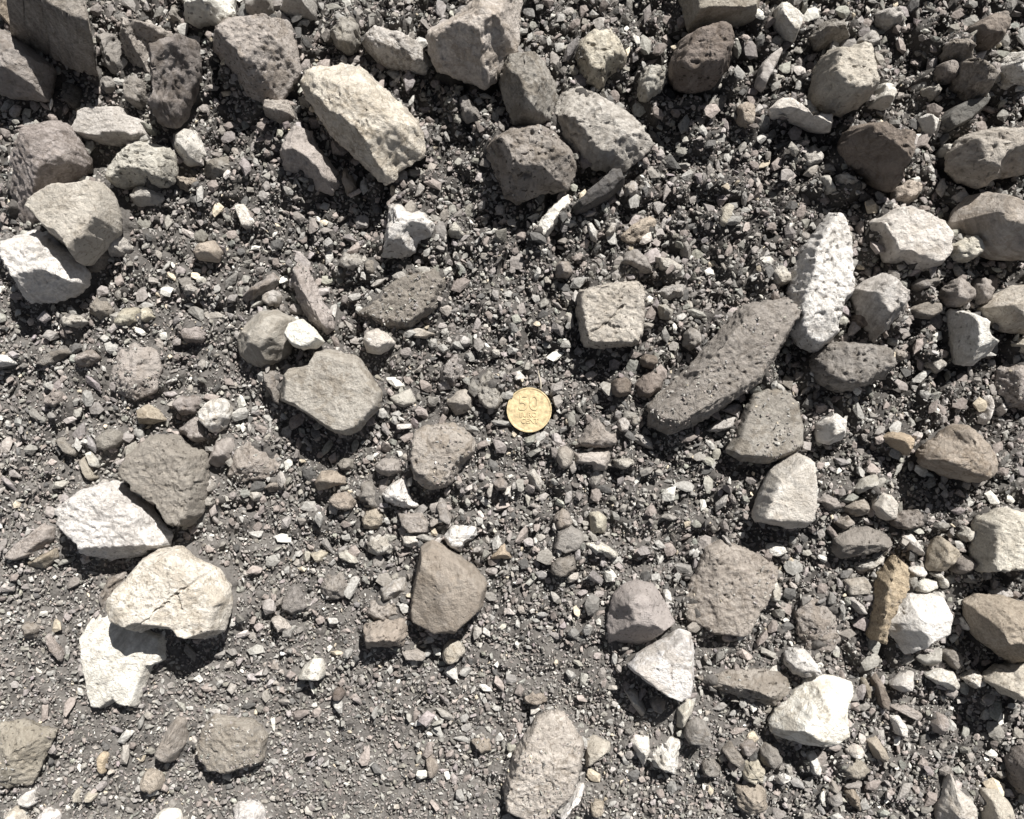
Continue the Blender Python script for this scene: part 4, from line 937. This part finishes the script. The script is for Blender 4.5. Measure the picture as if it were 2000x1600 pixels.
gc = gc * (1 + .16 * fbm(pp / .008, 64, 2))[:, None]
link('ground', mesh_from('ground', gv, None, True, gc, gq), MAT_GRIT, kind='structure', label='dark grey-brown gritty soil', category='ground')

stone_objs = []
for i, line in enumerate(LINES):
    stone_objs.append(build_stone(line, i))

# ------------------------------------------------------------------ the coin
def principled(name, col, rough, metal):
    m = bpy.data.materials.new(name)
    m.use_nodes = True
    nt = m.node_tree
    b = nt.nodes['Principled BSDF']
    b.inputs['Metallic'].default_value = metal
    b.inputs['Roughness'].default_value = rough
    n = nt.nodes.new('ShaderNodeTexNoise'); n.inputs['Scale'].default_value = 420; n.inputs['Detail'].default_value = 4
    tc = nt.nodes.new('ShaderNodeTexCoord')
    nt.links.new(tc.outputs['Object'], n.inputs['Vector'])
    r = nt.nodes.new('ShaderNodeValToRGB')
    r.color_ramp.elements[0].position = .35; r.color_ramp.elements[0].color = (*[c * .62 for c in col], 1)
    r.color_ramp.elements[1].position = .62; r.color_ramp.elements[1].color = (*col, 1)
    nt.links.new(n.outputs['Fac'], r.inputs[0])
    nt.links.new(r.outputs[0], b.inputs['Base Color'])
    bp = nt.nodes.new('ShaderNodeBump'); bp.inputs['Strength'].default_value = .6; bp.inputs['Distance'].default_value = .0004
    nt.links.new(n.outputs['Fac'], bp.inputs['Height'])
    nt.links.new(bp.outputs['Normal'], b.inputs['Normal'])
    return m


M_COIN = principled('worn_brass', (.60, .48, .28), .48, .25)
RC = 0.012125
coin_z = 0.0020
prof = [(0, 0), (.80, 0), (.985, 0), (1, .00015), (1, .0022), (.99, .00238), (.945, .00238), (.925, .0021), (.90, .00205), (0, .00205)]
NS = 96
cv, cq, ct = [], [], []
for (rr, zz) in prof[1:-1]:
    for j in range(NS):
        a = 2 * math.pi * j / NS
        w = rr * RC * (1 - (.006 if (rr == 1 and j % 2) else 0))
        cv.append((w * math.cos(a), w * math.sin(a), zz))
npf = len(prof) - 2
cv += [(0, 0, 0), (0, 0, .00205)]
for i in range(npf - 1):
    for j in range(NS):
        j2 = (j + 1) % NS
        cq.append((i * NS + j, i * NS + j2, (i + 1) * NS + j2, (i + 1) * NS + j))
for j in range(NS):
    j2 = (j + 1) % NS
    ct.append((j2, j, npf * NS)); ct.append(((npf - 1) * NS + j, (npf - 1) * NS + j2, npf * NS + 1))
coin = bpy.data.objects.new('coin', None)
COL.objects.link(coin)
coin['label'] = 'worn brass coin with raised rim lying flat on the grit'
coin['category'] = 'coin'
coin.location = (coin_x, coin_y, coin_z)
coin.rotation_euler = (math.radians(-1.2), math.radians(.8), 0)


def child(name, me, mat, parent, loc=(0, 0, 0)):
    o = bpy.data.objects.new(name, me)
    COL.objects.link(o)
    o.parent = parent
    o.location = loc
    if not me.materials:
        me.materials.append(mat)
    return o


child('disc', mesh_from('disc', cv, ct, False, None, cq), M_COIN, coin)


def text_mesh(txt, size, depth):
    cu = bpy.data.curves.new('lettering', 'FONT')
    cu.body = txt; cu.size = size; cu.extrude = depth; cu.align_x = 'CENTER'; cu.align_y = 'CENTER'
    cu.bevel_depth = .00008; cu.bevel_resolution = 1
    t = bpy.data.objects.new('lettering', cu)
    COL.objects.link(t)
    dg = bpy.context.evaluated_depsgraph_get()
    me = bpy.data.meshes.new_from_object(t.evaluated_get(dg))
    bpy.data.objects.remove(t)
    bpy.data.curves.remove(cu)
    return me


child('numeral', text_mesh('50', .0118, .00025), M_COIN, coin, (-.0003, .0034, .0021))
child('lettering', text_mesh('EURO', .0036, .0002), M_COIN, coin, (-.0006, -.0026, .0021))
child('lettering', text_mesh('CENT', .0036, .0002), M_COIN, coin, (.0002, -.0060, .0021))
i0 = int((coin_x - HX0) / HR); j0 = int((coin_y - HY0) / HR)
dc = np.hypot(RX - coin_x, RY - coin_y)
COVER[dc < RC * 0.93] = 1
DUST[dc < RC] = 0

# ------------------------------------------------------------------ a dry straw stub above the coin
def straw(pa, pb, rad, lab):
    (ax, ay), (bx, by) = unproject(*pa, .003), unproject(*pb, .003)
    za = float(ground_z(ax, ay)[0]) + .003; zb = float(ground_z(bx, by)[0]) + .0045
    n, m = 7, 6
    vs, qs = [], []
    d = Vector((bx - ax, by - ay, zb - za)); u = d.normalized().cross(Vector((0, 0, 1))).normalized(); w = d.normalized().cross(u)
    for i in range(n):
        t = i / (n - 1)
        c = Vector((ax, ay, za)) + d * t + Vector((0, 0, .0006 * math.sin(t * 3.1))) + u * .0004 * math.sin(t * 5)
        rr = rad * (1 - .35 * t)
        for j in range(m):
            a = 2 * math.pi * j / m
            vs.append(c + u * rr * math.cos(a) + w * rr * math.sin(a))
    for i in range(n - 1):
        for j in range(m):
            qs.append((i * m + j, i * m + (j + 1) % m, (i + 1) * m + (j + 1) % m, (i + 1) * m + j))
    vs.append(Vector((ax, ay, za))); vs.append(Vector((bx, by, zb)))
    ts = [((j + 1) % m, j, n * m) for j in range(m)] + [((n - 1) * m + j, (n - 1) * m + (j + 1) % m, n * m + 1) for j in range(m)]
    o = link('dry_straw', mesh_from('dry_straw', [tuple(v) for v in vs], ts, True, None, qs), M_STRAW, label=lab, category='straw')
    return o


M_STRAW = principled('straw', (.50, .45, .36), .7, 0)
straw((1056, 760), (1053, 724), .00042, 'thin dry straw sticking up just above the coin')

# ------------------------------------------------------------------ grit and gravel: thousands of loose grains
def hull_template(npts, seed, flat):
    rs = random.Random(seed)
    bm = bmesh.new()
    for i in range(npts):
        zc = 1 - 2 * (i + .5) / npts
        ph = i * 2.39996 + rs.uniform(-.5, .5)
        rr = math.sqrt(max(0, 1 - zc * zc))
        q = rs.uniform(.55, 1.18)
        bm.verts.new((rr * math.cos(ph) * q, rr * math.sin(ph) * q, zc * q * flat))
    res = bmesh.ops.convex_hull(bm, input=bm.verts)
    for v in [v for v in bm.verts if not v.link_faces]:
        bm.verts.remove(v)
    bmesh.ops.triangulate(bm, faces=bm.faces)
    bmesh.ops.recalc_face_normals(bm, faces=bm.faces)
    bm.verts.index_update()
    V = np.array([v.co[:] for v in bm.verts])
    F = np.array([[v.index for v in f.verts] for f in bm.faces])
    bm.free()
    return V, F


def quat_rot(n, tilt):
    """random turn about z, then a lean of up to about tilt"""
    a = rng.uniform(0, 2 * np.pi, n)
    b = rng.normal(0, tilt, n); c = rng.uniform(0, 2 * np.pi, n)
    ca, sa = np.cos(a), np.sin(a)
    Rz = np.zeros((n, 3, 3)); Rz[:, 0, 0] = ca; Rz[:, 0, 1] = -sa; Rz[:, 1, 0] = sa; Rz[:, 1, 1] = ca; Rz[:, 2, 2] = 1
    kx, ky = np.cos(c), np.sin(c)
    cb, sb = np.cos(b), np.sin(b)
    Rt = np.zeros((n, 3, 3))
    Rt[:, 0, 0] = cb + kx * kx * (1 - cb); Rt[:, 0, 1] = kx * ky * (1 - cb); Rt[:, 0, 2] = ky * sb
    Rt[:, 1, 0] = kx * ky * (1 - cb); Rt[:, 1, 1] = cb + ky * ky * (1 - cb); Rt[:, 1, 2] = -kx * sb
    Rt[:, 2, 0] = -ky * sb; Rt[:, 2, 1] = kx * sb; Rt[:, 2, 2] = cb
    return Rt @ Rz


def grain_colors(n, pale):
    base = np.array([.24, .227, .212])
    c = base[None] * np.exp(rng.normal(0, .22, n))[:, None] * np.array([1, 1, 1])[None]
    c *= 1 + rng.normal(0, .02, (n, 3))
    u = rng.random(n)
    kinds = [(pale, (.56, .55, .51)), (pale * .5, (.44, .39, .31)), (.16, (.24, .212, .196)), (.12, (.31, .304, .288)), (.05, (.10, .098, .095))]
    t = 0
    for w, k in kinds:
        m = (u >= t) & (u < t + w)
        c[m] = np.array(k) * np.exp(rng.normal(0, .16, m.sum()))[:, None]
        t += w
    return np.clip(c, .02, .8)


def sample(arr, x, y):
    i = np.clip(((x - HX0) / HR).astype(int), 0, hnx - 1); j = np.clip(((y - HY0) / HR).astype(int), 0, hny - 1)
    return arr[j, i]


def scatter(n, smin, smax, power, templates, tilt, sink, pale, half, where=None, mark=False, on_stone=False):
    x = rng.uniform(-half[0], half[0], n); y = rng.uniform(-half[1], half[1], n)
    u = rng.random(n)
    s = smin * (1 + u * ((smax / smin) ** (-power) - 1)) ** (-1 / power)        # grain radius, power law
    keep = np.ones(n, bool)
    if where is not None:
        keep &= rng.random(n) < where(x, y)
    cov = sample(COVER, x, y); du = sample(DUST, x, y)
    p = np.stack([x, y, np.zeros(n)], 1)
    patch = np.clip((fbm(p / .011, 77, 2) * 1.6 + (du * 2 - 1)) * 1.5 + .5, 0, 1) * (du > 0)
    if on_stone:
        keep &= (cov > .5) & (rng.random(n) < patch)
    else:
        keep &= cov < .5
        keep &= sample(BIG, x, y) < .5
    # keep the coin clear
    keep &= np.hypot(x - coin_x, y - coin_y) > RC * (1.0 if not mark else 1.0) + s * .6
    x, y, s = x[keep], y[keep], s[keep]
    if mark:
        # larger grains keep clear of each other
        order = np.argsort(-s)
        cell = {}
        sel = []
        cs = 2.2 * smax
        for q in order:
            cx, cy = int(x[q] // cs), int(y[q] // cs)
            ok = True
            for a in (-1, 0, 1):
                for b in (-1, 0, 1):
                    for w in cell.get((cx + a, cy + b), ()):
                        if (x[w] - x[q]) ** 2 + (y[w] - y[q]) ** 2 < (.80 * (s[w] + s[q])) ** 2:
                            ok = False
            if ok:
                cell.setdefault((cx, cy), []).append(q); sel.append(q)
        sel = np.array(sel, int)
        x, y, s = x[sel], y[sel], s[sel]
        for xx, yy, ss in zip(x, y, s):
            r = int(ss * .75 / HR) + 1
            i, j = int((xx - HX0) / HR), int((yy - HY0) / HR)
            if r <= i < hnx - r and r <= j < hny - r:
                sub = np.s_[j - r:j + r + 1, i - r:i + r + 1]
                BIG[sub] = np.maximum(BIG[sub], (np.hypot(RX[sub] - xx, RY[sub] - yy) < ss * .72))
    z = sample(HM, x, y)
    n = len(x)
    sxyz = np.stack([s * rng.uniform(.9, 1.6, n), s * rng.uniform(.6, 1.1, n), s * rng.uniform(.4, .9, n)], 1)
    tsel = rng.integers(0, len(templates), n)
    col = grain_colors(n, pale) * (1.16 - .22 * coarse_map(x, y))[:, None]
    Rm = quat_rot(n, tilt)
    pos = np.stack([x, y, z + s * (sink + rng.normal(0, .22, n))], 1)
    Vs, Fs, Cs = [], [], []
    base = 0
    for ti, (V, F) in enumerate(templates):
        m = np.where(tsel == ti)[0]
        if not len(m):
            continue
        vv = V[None] * sxyz[m][:, None, :]
        vv = np.einsum('nij,nkj->nki', Rm[m], vv) + pos[m][:, None, :]
        Vs.append(vv.reshape(-1, 3))
        Fs.append((F[None] + (base + np.arange(len(m)) * len(V))[:, None, None]).reshape(-1, 3))
        Cs.append(np.repeat(col[m], len(V), 0))
        base += len(m) * len(V)
    return np.concatenate(Vs), np.concatenate(Fs), np.concatenate(Cs)


BIG = np.zeros((hny, hnx), np.float32)
T_S = [hull_template(8, 100 + i, .85) for i in range(14)]
T_M = [hull_template(12, 200 + i, .85) for i in range(16)]
T_L = [hull_template(20, 300 + i, .85) for i in range(16)]
HALF = (.335, .275)


def coarse_w(x, y):
    return np.clip(1.15 * coarse_map(x, y) - .02 + .5 * fbm(np.stack([x, y, 0 * x], 1) / .03, 81, 2), .06, 1)


def patchy(x, y):
    return np.clip(.42 + .70 * coarse_map(x, y) + .9 * fbm(np.stack([x, y, 0 * x], 1) / .022, 82, 2), .12, 1)




def put(name, lab, sets):
    V, F, C = [], [], []
    b = 0
    for v, f, c in sets:
        V.append(v); F.append(f + b); C.append(c); b += len(v)
    link(name, mesh_from(name, np.concatenate(V), np.concatenate(F), False, np.concatenate(C)), MAT_GRIT, kind='stuff', label=lab, category=name)
    return b


put('gravel', 'loose grey-brown gravel between the stones',
    [scatter(21000, .0021, .0045, 2.4, T_L, .6, .40, .035, (.40, .33), coarse_w, True)])
put('coarse_grit', 'coarse grey-brown grit filling the ground',
    [scatter(90000, .0011, .0022, 2.0, T_M, .8, .22, .022, (.36, .295), patchy, True)])
put('fine_grit', 'fine grey-brown grit and dust covering the ground',
    [scatter(135000, .00055, .0011, 1.6, T_S, .9, .12, .022, HALF),
     scatter(60000, .00055, .0012, 1.6, T_S, .8, .30, .03, HALF, on_stone=True)])
